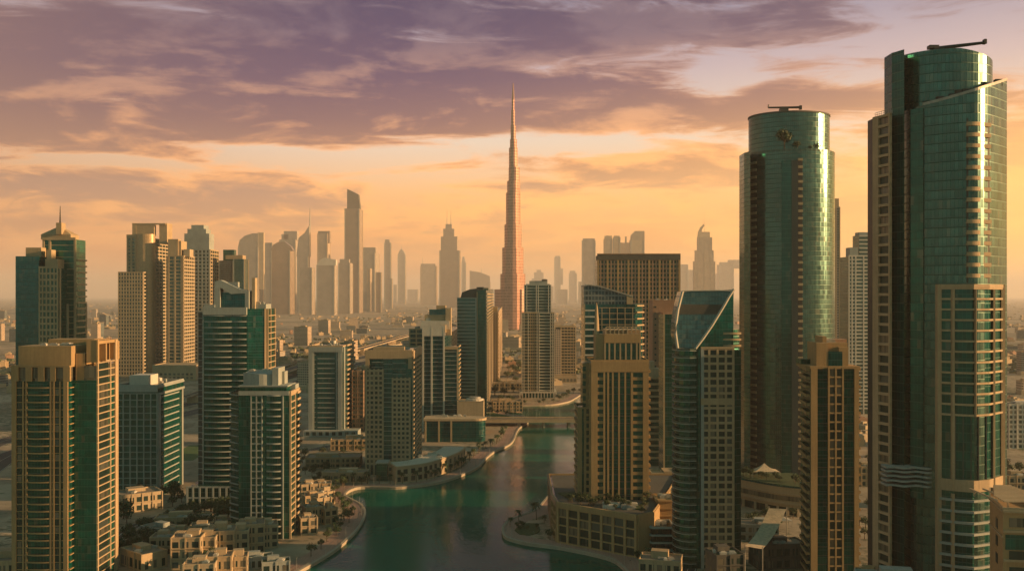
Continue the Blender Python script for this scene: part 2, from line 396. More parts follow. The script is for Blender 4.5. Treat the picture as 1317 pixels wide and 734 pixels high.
def vplate(b, pts, d, th):
    """upright plate whose outline is seen in the given pixels at distance d, th metres thick"""
    P = [((x - CX) * d / F, zp(y, d)) for x, y in pts]; n = len(P)
    b.quad([(x, d, z) for x, z in P], [(x, z) for x, z in P]); b.quad([(x, d + th, z) for x, z in reversed(P)], [(x, z) for x, z in reversed(P)])
    for i in range(n):
        (xa, za), (xb, zb) = P[i], P[(i + 1) % n]
        b.quad([(xa, d, za), (xa, d + th, za), (xb, d + th, zb), (xb, d, zb)], [(0, 0), (th, 0), (th, 1), (0, 1)])
def strip(pts, w0, w1):
    """left / right offset lines of an open polyline"""
    a, b = [], []
    for i, p in enumerate(pts):
        p = Vector(p); d = (Vector(pts[min(i + 1, len(pts) - 1)]) - Vector(pts[max(i - 1, 0)])).normalized(); n = Vector((-d.y, d.x))
        a.append(tuple(p + n * w0)); b.append(tuple(p + n * w1))
    return a, b
def rect(cx, cy, w_, dp, yaw=0):
    c, s_ = math.cos(R(yaw)), math.sin(R(yaw)); return [(cx + a * c - b_ * s_, cy + a * s_ + b_ * c) for a, b_ in ((-w_ / 2, -dp / 2), (w_ / 2, -dp / 2), (w_ / 2, dp / 2), (-w_ / 2, dp / 2))]
def smooth(pts, k=4):
    out = []
    for i in range(len(pts) - 1):
        p0, p1, p2, p3 = (Vector(pts[max(0, min(len(pts) - 1, j))]) for j in (i - 1, i, i + 1, i + 2))
        for q in range(k):
            t = q / k; out.append(tuple(.5 * ((2 * p1) + (p2 - p0) * t + (2 * p0 - 5 * p1 + 4 * p2 - p3) * t * t + (3 * p1 - p0 - 3 * p2 + p3) * t ** 3)))
    out.append(tuple(pts[-1])); return out

# ------------------------------------------------------------ ground, lagoon, promenades, roads
left_bank = smooth([gp(*p) for p in ((340, 800), (360, 752), (385, 734), (413, 718), (437, 702), (460, 680), (470, 661), (466, 649), (452, 641), (444, 636), (450, 630), (464, 626), (490, 626), (517, 626), (562, 620), (592, 611), (615, 600), (626, 588), (638, 579), (650, 574), (658, 569), (662, 563), (664, 557), (668, 550), (676, 545), (680, 540), (672, 534), (654, 532), (643, 527), (650, 522), (676, 521), (709, 520), (731, 516), (741, 511), (752, 506), (790, 501), (860, 497))])
right_bank = smooth([gp(*p) for p in ((880, 524), (800, 540), (772, 560), (760, 585), (742, 606), (722, 622), (705, 637), (690, 654), (668, 663), (655, 668), (647, 676), (646, 683), (652, 691), (680, 698), (718, 703), (755, 710), (785, 718), (800, 728), (812, 745), (825, 800))])
hole = left_bank + right_bank
outer = [(-40000, -2500), (40000, -2500), (40000, 60000), (-40000, 60000)]
def flat(poly, z, holes=()):
    allp = [list(poly)] + [list(h) for h in holes]; tri = tessellate_polygon([[Vector((*p, 0)) for p in q] for q in allp])
    v = [p for q in allp for p in q]; b = MB(); b.v = [(*p, z) for p in v]
    for t in tri:
        a, c, e = (Vector(v[i]) for i in t)
        if (c - a).cross(e - a) < 0: t = (t[0], t[2], t[1])
        b.f.append(tuple(t)); b.uv.append([v[i] for i in t])
    return b
# the land sheet starts behind the near edge of the lagoon; the bay is closed off outside the picture
hole2 = [(left_bank[0][0], left_bank[0][1] - 120)] + left_bank + right_bank + [(right_bank[-1][0], right_bank[-1][1] - 120)]
solo('ground', flat(outer, 0, [hole2]), 'ground', kind='structure')
wb = MB(); wb.quad([(-600, 150, -1.6), (600, 150, -1.6), (600, 1700, -1.6), (-600, 1700, -1.6)]); solo('water', wb, 'water', kind='structure')
for nm, bank in (('left', left_bank), ('right', right_bank)):
    b = MB()
    for i in range(len(bank) - 1): b.quad([(*bank[i], -3), (*bank[i], 0), (*bank[i + 1], 0), (*bank[i + 1], -3)], [(i, -3), (i, 0), (i + 1, 0), (i + 1, -3)])
    solo('quay_edge', b, 'coping', kind='structure')
    b = MB(); p, q = strip(bank, 0, 12)
    for i in range(len(bank) - 1): b.quad([(*p[i], .008), (*p[i + 1], .008), (*q[i + 1], .008), (*q[i], .008)], [p[i], p[i + 1], q[i + 1], q[i]])
    solo('promenade', b, 'pave', kind='structure')
    b = MB(); p, q = strip(bank, -.3, 1.1)
    for i in range(len(bank) - 1):
        b.quad([(*p[i], .35), (*p[i + 1], .35), (*q[i + 1], .35), (*q[i], .35)]); b.quad([(*p[i], -.4), (*p[i + 1], -.4), (*p[i + 1], .35), (*p[i], .35)]); b.quad([(*q[i], .35), (*q[i + 1], .35), (*q[i + 1], 0), (*q[i], 0)])
    solo('quay_coping', b, 'coping', kind='structure')
def lay(name, pts, wid, z, mat, marks=True):
    pts = smooth(pts, 6); b = MB(); p, q = strip(pts, wid / 2, -wid / 2)
    for i in range(len(pts) - 1): b.quad([(*q[i], z), (*q[i + 1], z), (*p[i + 1], z), (*p[i], z)], [q[i], q[i + 1], p[i + 1], p[i]])
    solo(name, b, mat, kind='structure')
    if marks:
        b = MB()
        for off in (-wid / 2 + .6, -.15, wid / 2 - .6):
            p, q = strip(pts, off + .3, off)
            for i in range(len(pts) - 1): b.quad([(*q[i], z + .02), (*q[i + 1], z + .02), (*p[i + 1], z + .02), (*p[i], z + .02)])
        solo('road_markings', b, 'line', kind='structure')
lay('road', [gp(-60, 640), gp(40, 575), gp(240, 532), gp(380, 492), gp(560, 440), gp(640, 418)], 26, .012, 'asph')
lay('road', [gp(-60, 610), gp(20, 562), gp(240, 520), gp(380, 483), gp(560, 434), gp(640, 414)], 22, .016, 'asph')
lay('road', [gp(60, 800), gp(150, 690), gp(230, 655), gp(262, 640), gp(330, 600), gp(430, 572), gp(560, 556), gp(620, 552)], 9, .020, 'asph')
lay('road', [gp(860, 800), gp(905, 690), gp(960, 640), gp(1060, 600), gp(1130, 585), gp(1300, 590)], 9, .024, 'asph')
lay('lawn', [gp(228, 592), gp(262, 572)], 26, .028, 'lawn', False)
lay('lawn', [gp(626, 531), gp(672, 541)], 18, .028, 'lawn', False)
lay('lawn', [gp(395, 618), gp(430, 622)], 10, .028, 'lawn', False)
lay('lawn', [gp(1296, 575), gp(1330, 572)], 30, .028, 'lawn', False)

def viaduct(label, pts, wid, z, step, name='viaduct', cat='bridge'):
    pts = smooth(pts, 5); t = Thing(name, label, cat, pts[len(pts) // 2]); b = MB(); p, q = strip(pts, wid / 2, -wid / 2)
    for i in range(len(pts) - 1): b.prism([q[i], q[i + 1], p[i + 1], p[i]], z - 1.4, z)
    t.add('deck', b, 'coping')
    for off in (wid / 2, -wid / 2 + .4):
        b = MB(); p, q = strip(pts, off, off - .4)
        for i in range(len(pts) - 1): b.prism([q[i], q[i + 1], p[i + 1], p[i]], z, z + 1.1)
        t.add('parapet', b, 'cream')
    b = MB(); p, q = strip(pts, wid / 2 - .8, -wid / 2 + .8)
    for i in range(len(pts) - 1): b.quad([(*q[i], z + .02), (*q[i + 1], z + .02), (*p[i + 1], z + .02), (*p[i], z + .02)])
    t.add('roadway', b, 'asph')
    L = 0
    for i in range(len(pts) - 1):
        L += math.dist(pts[i], pts[i + 1])
        if L > step:
            L = 0; b = MB(); x, y = pts[i]; b.tube([(x, y, 0), (x, y, z - 3)], 1.1, 8); b.prism([(x - wid * .35, y - 1), (x + wid * .35, y - 1), (x + wid * .35, y + 1), (x - wid * .35, y + 1)], z - 3, z - 1.41); t.add('pillar', b, 'coping')
    return t.done()
viaduct('elevated highway curving through the haze behind the dark green towers', [gp(330, 500), gp(400, 474), gp(480, 450), gp(540, 432), gp(600, 420)], 20, 12, 55)
viaduct('narrow elevated rail viaduct above the broad highway', [gp(180, 540), gp(300, 500), gp(390, 470), gp(470, 455), gp(530, 446)], 9, 11, 40)
# road bridge over the lagoon
t = Thing('road_bridge', 'low concrete road bridge crossing the green lagoon', 'bridge', gp(690, 556)); dB = 1040
xa, xb = pt(612, dB)[0], pt(812, dB)[0]
b = MB(); b.box(xa, xb, dB, dB + 26, 4.2, 6.2); t.add('deck', b, 'coping')
b = MB(); b.box(xa, xb, dB + 26, dB + 26.4, 4.2, 7.4); t.add('parapet', b, 'cream'); b = MB(); b.box(xa, xb, dB - .4, dB, 4.2, 7.4); t.add('parapet', b, 'cream')
b = MB(); b.box(xa, xb, dB + 1, dB + 25, 6.2, 6.22); t.add('roadway', b, 'asph')
b = MB(); b.box(xa, xb, dB + 12, dB + 14, 6.22, 6.9); t.add('median', b, 'cream')
for px in (668, 700, 732):
    x = pt(px, dB)[0]; b = MB(); b.box(x - 1.2, x + 1.2, dB + 2, dB + 24, -3, 4.2); t.add('pillar', b, 'coping')
for px in (630, 660, 690, 720):
    x = pt(px, dB)[0]; b = MB(); b.tube([(x, dB + 13, 6.9), (x, dB + 13, 16)], [.15, .08], 6); b.tube([(x - 2, dB + 13, 16), (x + 2, dB + 13, 16)], .08, 6); t.add('lamp_post', b, 'metal')
t.done()

# ------------------------------------------------------------ towers
def X(px, d): return (px - CX) * d / F
def bow(t, A, B, u0, u1, bulge, zs, mat, th=.35, ph=.9, part='balcony', solid=True, n=8):
    """bowed balconies over part of an edge"""
    L, tt, nn = t.edge(A, B); P = []
    for i in range(n + 1):
        k = i / n; u = (u0 + (u1 - u0) * k) * L; o = bulge * (1 - (2 * k - 1) ** 2) + .5
        P.append((A[0] + tt[0] * u + nn[0] * o, A[1] + tt[1] * u + nn[1] * o))
    q0 = (A[0] + tt[0] * u0 * L - nn[0] * .05, A[1] + tt[1] * u0 * L - nn[1] * .05); q1 = (A[0] + tt[0] * u1 * L - nn[0] * .05, A[1] + tt[1] * u1 * L - nn[1] * .05)
    b = MB(); b.prism(P + [q1, q0], 0, th)
    if ph:
        for i in range(n):
            a, c = P[i], P[i + 1]; ai = (a[0] - nn[0] * .15, a[1] - nn[1] * .15); ci = (c[0] - nn[0] * .15, c[1] - nn[1] * .15)
            b.prism([a, c, ci, ai], th, th + ph)
    me = b.mesh(part, M[mat], (t.off[0], t.off[1], 0))
    for z in zs: t.put(part, me, (0, 0, z))
def base(name, label, x0, x1, d, x2, ytop, mat, group=None, depth=None, cat='tower', z0=0, part='curtain_wall'):
    poly = bpoly(x0, x1, d, x2, depth); t = Thing(name, label, cat, cen(poly), group)
    z1 = zp(ytop, d); t.prism(part, poly, z0, z1, mat); return t, poly, z1
def sides(p): return (p[0], p[1]), (p[1], p[2]), (p[3], p[0])      # front, right, left

# --- A: golden tower, near left
d = 470; s_ = d / F
xl, xr, xc = X(16, d), X(88, d), X(124, 474); yb = 500
t = Thing('residential_tower', 'golden tan tower with blank stepped crown and dark glass corner, nearest on the left', 'tower', ((xl + xc) / 2, 486))
fb = [(xl, 470), (xr, 470), (xr, yb), (xl, yb)]; zt = zp(490, d)
t.prism('curtain_wall', fb, 0, zt, 'g2')
cg = [(xr + .02, 474), (xc, 474), (xc, yb), (xr + .02, yb)]; zc = zp(489, 474)
t.prism('corner_glass', cg, 0, zc, 'g1')
z5 = levels(4, zt - 3.4, 3.53)
f, r, l = sides(fb)
t.bars('floor_band', *f, z5, .45, .30, 'tan')
t.piers('pier', *f, [.03, .96], 2.1, 0, zt, .9, 'tan'); t.piers('pier', *f, [.20, .255, .69, .745, .86], .75, 0, zt, .7, 'tan')
bow(t, *f, .27, .68, 1.1, z5, 'tan', .3, .35)
t.windows(*f, [.13, .80], 1.9, [z + .5 for z in z5], 2.6, 'win', .2)
t.bars('floor_band', (xr, 470), (xr, 474), z5, .4, .9, 'tan')
t.piers('pier', *l, [.03, .5, .97], 1.2, 0, zt, .5, 'tan'); t.bars('floor_band', *l, z5, .45, .3, 'tan')
# wall under the crown with four openings
b = MB(); L = xr - xl
b.box(xl - .3, xr + .9, 469.1, 499, zt + 6.8, zt + 7.6)
for u0, u1 in ((0, .12), (.26, .36), (.48, .58), (.70, .78), (.93, 1.04)): b.box(xl + u0 * L - .3, xl + u1 * L, 469.1, 470.6, zt, zt + 6.8)
t.add('upper_frame', b, 'tan')
t.prism('upper_glass', [(xl, 470.4), (xr, 470.4), (xr, yb), (xl, yb)], zt, zt + 6.8, 'win')
t.prism('crown_block', [(X(23, d), 470.5), (X(91, d), 470.5), (X(91, d), 486), (X(23, d), 486)], zt + 7.6, zp(445, d), 'tan')
t.prism('crown_block', [(X(92, d), 474.5), (X(104, d), 474.5), (X(104, d), 482), (X(92, d), 482)], zt, zp(455, d), 'tan')
t.prism('crown_block', [(X(62, 488), 488), (X(121, 488), 488), (X(121, 488), 499), (X(62, 488), 499)], zt, zp(436, 488), 'tan')
# side wing, the golden ladder
A_, B_ = (xc, 474), (xc, 499)
zw = zp(466, 474)
t.prism('wing_wall', [(xc - 6, 474.1), (xc - .02, 474.1), (xc - .02, 500.2), (xc - 6, 500.2)], zc, zp(470, 474), 'win')
t.bars('floor_band', A_, B_, levels(4, zw - .6, 3.53), .55, .5, 'sand'); t.piers('pier', A_, B_, [0.03, .62, .99], 1.0, 0, zw, .65, 'sand'); t.piers('pier', A_, B_, [.88], 2.6, 0, zp(437, 490), .9, 'sand')
t.piers('pier', A_, B_, [.03], 1.6, zw, zp(437, 474), .7, 'tan')
b = MB(); b.box(xc - 5, xc + .6, 474.3, 475.3, zw, zp(437, 474)); b.box(xc - 5, xc + .6, 498.5, 500.3, zw, zp(438, 499)); b.box(xc - 5, xc - 3.6, 475.3, 498.5, zw, zp(437, 480)); b.box(xc - 3.6, xc + .5, 475.3, 498.5, zp(441, 486), zp(437, 486)); b.box(xc - 3.6, xc + .4, 484, 485, zw, zp(441, 486)); t.add('open_crown_frame', b, 'tan')
t.windows(A_, B_, [.30], 12.5, [z + .6 for z in levels(4, zw - .6, 3.53)[:-1]], 2.9, 'win', .1)
t.roofbits([(xr, 476), (xc, 476), (xc, 486), (xr, 486)], zc, 4, 3, 1.6); t.roofbits([(X(30, d), 472), (X(88, d), 472), (X(88, d), 484), (X(30, d), 484)], zp(445, d), 5, 4, .8)
t.done()

# --- B: grey framed office block behind A
d = 673; t, p, z1 = base('office_block', 'grey office block with square grid front and dark striped side behind the golden tower', 150, 203, d, 236, 497, 'g2')
f, r, l = sides(p)
t.grid(*f, 0, z1 - 5, 4.6, 6, .55, .8, .6, 'grey'); t.bars('parapet_band', *f, [z1 - 3.6], 4.0, .8, 'grey')
t.bars('floor_band', *r, levels(3, z1 - 8, 4.6), .8, .5, 'grey', .14, .80); t.piers('pier', *r, [.03], 4, 0, z1 - 6.2, .75, 'grey'); t.piers('pier', *r, [.93], 2.5, 0, z1 - 6.2, .75, 'grey'); t.bars('parapet_band', *r, [z1 - 6], 1.6, .9, 'grey'); t.bars('parapet_band', *r, [z1 - 1], 1.2, .7, 'grey')
t.parapet(p, z1, 1.3, .5, 'grey'); t.roofbits(p, z1, 9, 5, 4); t.prism('roof_block', [(X(165, 680), 682), (X(190, 680), 682), (X(190, 680), 700), (X(165, 680), 700)], z1, z1 + 7, 'white'); t.done()

# --- C: teal tower with spire
d = 820
t = Thing('residential_tower', 'teal glass tower with pyramid crown and a tall thin spire at the far left', 'tower', pt(64, d + 15))
a = bpoly(20, 50, d, None, 32); za = zp(330, d); t.prism('teal_wing', a, 0, za, 'g3'); t.bars('floor_band', a[0], a[1], levels(10, za, 5.2), .35, .15, 'g2')
t.prism('roof_block', bpoly(33, 53, d + 3, None, 20), za, zp(318, d), 'sand')
b_ = bpoly(50, 75, d - 4, 110, None); zb = zp(345, d); t.prism('curtain_wall', b_, 0, zb, 'g2')
f, r, l = sides(b_)
t.grid(*f, 0, zb, 5.2, 5, 1.6, 1.2, .5, 'sand'); t.prism('roof_block', bpoly(58, 74, d, None, 14), zb, zp(333, d), 'sand'); t.prism('roof_block', bpoly(60, 66, d + 1, None, 8), zp(333, d), zp(321, d), 'sand')
g = [(b_[1][0], d - 3), (X(84, d + 8), d + 8), (X(84, d + 8), d + 30), (b_[1][0], d + 30)]
t.bars('floor_band', *r, levels(6, zb - 34, 5.2), 1.5, 1.6, 'cream', .30, .98); t.piers('pier', *r, [.30, .98], 1.5, 0, zb - 30, 1.7, 'cream'); t.piers('pier', *r, [.05], 2, 0, zb, .7, 'sand')
m_ = bpoly(55, 98, d + 12, 110, None); zm = zp(308, d + 12); t.prism('main_shaft', m_, 0, zm, 'g1'); f, r, l = sides(m_)
t.bars('floor_band', *f, levels(60, zm, 5.2), .5, .3, 'sand'); t.bars('floor_band', *r, levels(60, zp(335, 830), 5.2), 1.3, 1.4, 'sand'); t.piers('pier', *f, [.02, .22, .98], 1.8, 60, zm, .8, 'sand')
t.bars('cornice', *f, [zm - .5], 2.2, 1.2, 'sand')
cx_, cyy = X(76, d + 20), d + 22; b = MB(); zr = zp(290, d); hw = X(95, d + 20) - cx_
base4 = [(cx_ - hw, cyy - 8), (cx_ + hw, cyy - 8), (cx_ + hw, cyy + 8), (cx_ - hw, cyy + 8)]
for i in range(4): q0, q1 = base4[i], base4[(i + 1) % 4]; b.quad([(*q0, zp(300, d)), (*q1, zp(300, d)), (cx_, cyy, zp(288, d))])
t.add('pyramid_roof', b, 'sand'); t.prism('crown_block', base4, zm, zp(300, d), 'sand'); t.prism('crown_block', bpoly(72, 79, d + 12, None, 8), zp(300, d), zp(285, d), 'sand')
t.mast(cx_, cyy, zp(292, d), zp(262, d), 1.0); t.done()

# --- D: golden pair
d = 1700
t = Thing('residential_tower', 'broad golden tower with a glazed drum and open square crown', 'tower', pt(185, d + 15))
a = bpoly(152, 184, d, 198, None); za = zp(351, d); t.prism('wing', a, 0, za, 'g4'); f, r, l = sides(a)
t.grid(*f, 0, za, 6.3, 9, 2.2, 1.5, .8, 'sand'); t.grid(*r, 0, za, 6.3, 4, 2.2, 2.4, .8, 'cream')
c = bpoly(163, 196, d + 22, 216, None); zc = zp(306, d + 22); t.prism('curtain_wall', c, 0, zc, 'g4'); f, r, l = sides(c)
t.piers('pier', *f, [.0, .18, .35], 3, za, zc, 1, 'sand'); t.bars('floor_band', *f, levels(za, zc, 6.3), 1.6, .7, 'sand', 0, .4); t.grid(*r, 0, zc - 4, 6.3, 5, 2.2, 2.4, .9, 'cream')
dr = arc((X(187, d + 26), d + 28), 17, 14, 180, 360, 14); b = MB(); b.prism(dr, 0, zp(300, d)); t.add('glass_drum', b, 'bronze')
t.bars('cornice', *f, [zc], 6, 1.5, 'sand')
b = MB(); y_ = d + 24
b.box(X(170, y_), X(175, y_), y_, y_ + 14, zc, zp(287, y_)); b.box(X(175, y_), X(213, y_), y_, y_ + 3, zp(289, y_), zp(287, y_)); b.box(X(204, y_), X(214, y_), y_ + 3.1, y_ + 30, zc - 10, zp(287, y_) + .3); b.box(X(175, y_), X(198, y_), y_ + .5, y_ + 10, zp(303, y_), zp(289, y_) - .2); t.add('open_crown_frame', b, 'sand'); t.done()
t = Thing('residential_tower', 'slim golden tower with stepped shoulders joined beside the broad golden tower', 'tower', pt(230, d + 15))
a = bpoly(214, 236, d + 8, 250, None); za = zp(330, d + 8); t.prism('curtain_wall', a, 0, za, 'g4'); f, r, l = sides(a)
t.piers('pier', *f, [0, .12, .5, .9, 1], 3.2, 0, za, 1.1, 'sand'); t.bars('floor_band', *f, levels(0, za, 6.3), 2.0, .8, 'sand'); t.grid(*r, 0, za, 6.3, 6, 2.2, 2.2, .9, 'cream')
t.prism('crown_block', bpoly(216, 229, d + 10, 233, None), za, zp(307, d), 'sand'); t.prism('crown_block', bpoly(217, 233, d + 12, None, 30), za, zp(307, d) - 3, 'sand'); t.prism('crown_block', bpoly(236, 244, d + 14, None, 20), za, zp(320, d), 'cream'); t.done()
t = Thing('podium_building', 'long low sandy podium building at the foot of the golden pair', 'building', pt(230, d - 60)); pp = bpoly(196, 252, d - 100, None, 60); t.prism('wall', pp, 0, zp(470, d - 100), 'sand'); t.windows(pp[0], pp[1], [.1, .2, .3, .4, .5, .6, .7, .8, .9], 4, [3, 9], 3.4, 'win', .2); t.parapet(pp, zp(470, d - 100), 1, 1, 'cream'); t.done()

# --- E
d = 1850
t = Thing('residential_tower', 'grey brown stepped tower with layered crown right of the slim golden tower', 'tower', pt(260, d + 10))
a = bpoly(240, 270, d, 281, None); za = zp(322, d); t.prism('curtain_wall', a, 0, za, 'g4'); f, r, l = sides(a)
t.grid(*f, 0, za, 6.8, 6, 2.2, 2.4, .9, 'grey'); t.grid(*r, 0, za, 6.8, 4, 2.2, 2.4, .9, 'sand')
for x0, x1, y0, y1 in ((237, 269, 322, 300), (241, 265, 300, 294), (246, 262, 294, 289)): t.prism('crown_block', bpoly(x0, x1, d + 6, None, 30), zp(y0, d), zp(y1, d), 'grey')
t.done()

# --- F: dark green tower with fin crown
d = 650
t = Thing('residential_tower', 'dark green glass tower with white floor lines and a winged grey crown', 'tower', pt(305, d + 15))
xa, xb, xc_ = X(262, d), X(318, d), X(342, d + 3)
core = [(xa, d), (xb, d), (xc_, d + 4), (xc_, d + 26), (xa, d + 26)]; zt = zp(397, d)
t.prism('curtain_wall', core, 0, zt, 'g2')
zz = levels(4, zt - 5, 4.0)
bow(t, core[0], core[1], .02, .66, 1.5, zz, 'grey', .35, .45); bow(t, core[0], core[1], .67, .985, .6, zz, 'grey', .35, .45)
t.bars('floor_band', core[1], core[2], zz, .45, .2, 'g3'); t.piers('pier', core[1], core[2], [.99], 1.2, 0, zt, .5, 'sand')
t.bars('floor_band', core[2], core[3], zz, .6, 1.4, 'sand', .08, .95); t.piers('pier', core[2], core[3], [.04, .40, .96], .9, 0, zt, 1.1, 'sand')
t.bars('floor_band', core[4], core[0], zz, .6, 1.2, 'grey'); t.piers('pier', core[4], core[0], [.02, .98], 1.4, 0, zt, .9, 'grey')
lw = bpoly(255, 262, d + 6, None, 18); t.prism('side_wing', lw, 0, zp(402, d), 'dgrey'); t.bars('floor_band', lw[0], lw[1], levels(3, zp(402, d), 4), .5, .5, 'grey')
t.bars('parapet_band', core[0], core[1], [zt - 4], 5, 2.2, 'grey')
b = MB(); vplate(b, [(275, 399), (276, 362), (283, 360), (296, 366), (309, 372), (320, 374), (320, 399), (315, 399), (315, 377), (297, 378), (286, 371), (283, 370), (283, 399)], d + 5, 8); t.add('crown_frame', b, 'grey')
t.prism('crown_glass', bpoly(283, 315, d + 8, None, 10), zt, zp(376, d), 'g3')
t.prism('roof_block', bpoly(262, 276, d + 4, None, 18), zt, zp(392, d), 'grey'); t.prism('roof_block', bpoly(318, 342, d + 9, None, 14), zt, zp(391, d), 'grey'); t.prism('fin', bpoly(324, 328, d + 7, None, 6), zt, zp(357, d), 'cream')
t.prism('roof_block', bpoly(284, 306, d + 20, None, 4), zt, zp(362, d), 'grey'); t.roofbits(bpoly(322, 340, d + 6, None, 16), zp(391, d), 3, 7, 1.5)
pp = bpoly(240, 300, d - 12, None, 24); t.prism('podium', pp, 0, 14, 'g2'); t.grid(pp[0], pp[1], 0, 14, 7, 7, 1, 1.2, .8, 'grey'); t.done()

# --- G: nearer dark tower in front of F
d = 560
t = Thing('residential_tower', 'dark glass balcony tower with a curved grey penthouse crown beside the waterfront terraces', 'tower', pt(340, d + 12))
xs = [X(q, d) for q in (292, 306, 322, 338, 366)]; xr = X(372, d)
core = [(xs[0], d + 8), (xs[1], d + 2), (xs[1] + .5, d), (xr, d), (xr, d + 26), (xs[0], d + 26)]; zt = zp(508, d)
t.prism('curtain_wall', core, 0, zt, 'g2'); zz = levels(3, zt - .5, 4.05)
f = (core[2], core[3]); r = (core[3], core[4])
L = xr - core[2][0]; u = lambda px: (X(px, d) - core[2][0]) / L
t.bars('floor_band', *f, zz, .7, .5, 'grey', u(322), u(337)); t.piers('pier', *f, [u(323), u(330), u(337)], .7, 0, zt + .6, .6, 'grey')
bow(t, *f, u(343), u(362), 1.0, zz, 'grey', .35, .5); t.piers('pier', *f, [u(364)], .8, 0, zt, .7, 'grey')
t.bars('floor_band', core[0], core[1], zz, .5, 1.0, 'grey'); t.balc(core[5], core[0], .1, .9, zz, 1.5, 'grey', part='balcony')
t.bars('floor_band', *r, zz, .7, .9, 'sand', .05, .45); t.piers('pier', *r, [.02, .47], 1.1, 0, zt, 1.0, 'sand'); t.balc(*r, .55, .97, zz, 1.8, 'sand')
t.bars('parapet_band', *f, [zt], 2.4, .9, 'grey'); t.bars('parapet_band', *r, [zt], 2.4, 1.1, 'sand')
up = [(xs[1], d + 4), (xr - 2.5, d + 4), (xr - 2.5, d + 24), (xs[1], d + 24)]; t.prism('penthouse_glass', up, zt, zp(498, d), 'g1'); t.prism('roof_slab', offset(up, .8), zp(498, d), zp(497, d) + .3, 'grey')
b = MB(); pc = [(X(308, d), d + 12)] + [(X(308 + 45 * i / 8, d), d + 8 - 3.5 * math.sin(i / 8 * 3.14)) for i in range(9)] + [(X(353, d), d + 22), (X(308, d), d + 22)]
b.prism(pc, zp(497, d), [zp(481, d)] + [zp(480 + 3 * i / 8, d) for i in range(9)] + [zp(479, d)] * 2); t.add('curved_penthouse', b, 'grey')
t.prism('fin', bpoly(350, 358, d + 5, None, 16), zp(497, d), zp(474, d), 'grey'); t.prism('fin', bpoly(358, 366, d + 14, None, 8), zp(497, d), zp(480, d), 'grey'); t.prism('roof_block', bpoly(369, 380, d + 14, None, 9), zt, zp(497, d), 'grey')
t.roofbits(up, zp(497, d) + .3, 5, 9, 1.5); t.roofbits(bpoly(312, 348, d + 13, None, 7), zp(480, d), 3, 2, 1)
t.parapet(core, zt, 1.1, .3, 'rail', 'balustrade'); t.done()

# --- H
d = 972; t, p, z1 = base('office_block', 'squat dark glass block in a pale frame with a white dish on its roof', 397, 441, d, 455, 446, 'g3', z0=0)
f, r, l = sides(p)
t.bars('floor_band', *f, levels(8, z1 - 12, 4.9), .9, .5, 'grey', .26, .76); t.piers('pier', *f, [.03, .92], 4.2, 0, z1, 1.2, 'grey'); t.piers('pier', *f, [.14, .82], 1.3, 0, z1 - 4, .8, 'grey'); t.bars('parapet_band', *f, [z1 - 5], 5, 1.4, 'grey'); t.bars('floor_band', *f, levels(4, z1 - 8, 4.9), .4, .3, 'grey', .05, .22); t.bars('floor_band', *f, levels(4, z1 - 8, 4.9), .4, .3, 'grey', .8, .97)
t.bars('floor_band', *r, levels(4, z1, 4.9), 1.6, 1.8, 'sand', .25, 1); t.piers('pier', *r, [.06], 5, 0, z1, 1.2, 'grey')
t.parapet(p, z1, 1.4, .6, 'sand'); t.roofbits(p, z1, 6, 8, 3); b = MB(); b.tube([(X(427, d), d + 10, z1), (X(427, d), d + 10, z1 + 3)], .5, 8)
b.prism(arc((X(427, d), d + 9), 2.6, 2.6, 0, 330, 11), z1 + 3, z1 + 6); t.add('dish', b, 'carw')
pd = bpoly(390, 460, d - 8, None, 20); t.prism('podium', pd, 0, 6, 'grey'); t.windows(pd[0], pd[1], [.08 + .12 * i for i in range(8)], 3.5, [1.5], 3.4, 'win', .2); t.done()

# --- I: punched window tower
d = 760; t, p, z1 = base('residential_tower', 'cream tower with small square windows and a teal glass centre above the curved shops', 470, 530, d, 541, 452, 'g3')
f, r, l = sides(p); L = p[1][0] - p[0][0]; u = lambda px: (px - 470) / 60
za, zb = zp(477, d), zp(488, d)
for x0, x1, zz_ in ((470, 492.5, za), (505, 527, zb)):
    n = 4; zs = levels(8, zz_ - .5, 3.72)
    t.bars('floor_band', *f, zs, 1.6, .9, 'cream', u(x0), u(x1)); t.piers('pier', *f, [u(x0 + (x1 - x0) * i / n) for i in range(n + 1)], 1.35, 0, zz_ + 1.7, .95, 'cream')
    t.windows(*f, [u(x0 + (x1 - x0) * (i + .5) / n) for i in range(n)], 2.05, [z + 1.6 for z in zs[:-1]], 2.1, 'win', .3)
t.bars('floor_band', *f, levels(8, zp(462, d), 3.72), .45, .35, 'grey', u(493), u(504.5)); t.bars('floor_band', *f, levels(zb + 4, zp(460, d), 4.2), .4, .35, 'grey', u(505), u(522)); t.bars('floor_band', *f, levels(za + 3, zp(460, d), 4.2), .4, .35, 'grey', u(478), u(493))
t.piers('pier', *f, [.02, .98], 3.0, za + 1.8, z1, 1.0, 'sand'); t.bars('parapet_band', *f, [z1 - 5.5], 6.2, 1.1, 'sand')
t.bars('floor_band', *r, levels(8, z1 - 6, 3.72), 1.5, .9, 'sand'); t.piers('pier', *r, [.02, .36, .68, .98], 1.8, 0, z1 - .05, 1.1, 'cream'); t.bars('parapet_band', *r, [z1 - 5], 5.6, 1.2, 'sand')
t.parapet(p, z1, 1.3, .5, 'sand'); t.prism('roof_block', bpoly(480, 520, d + 6, None, 12), z1, z1 + 3.4, 'sand'); t.roofbits(p, z1, 8, 11, 3.2); t.done()

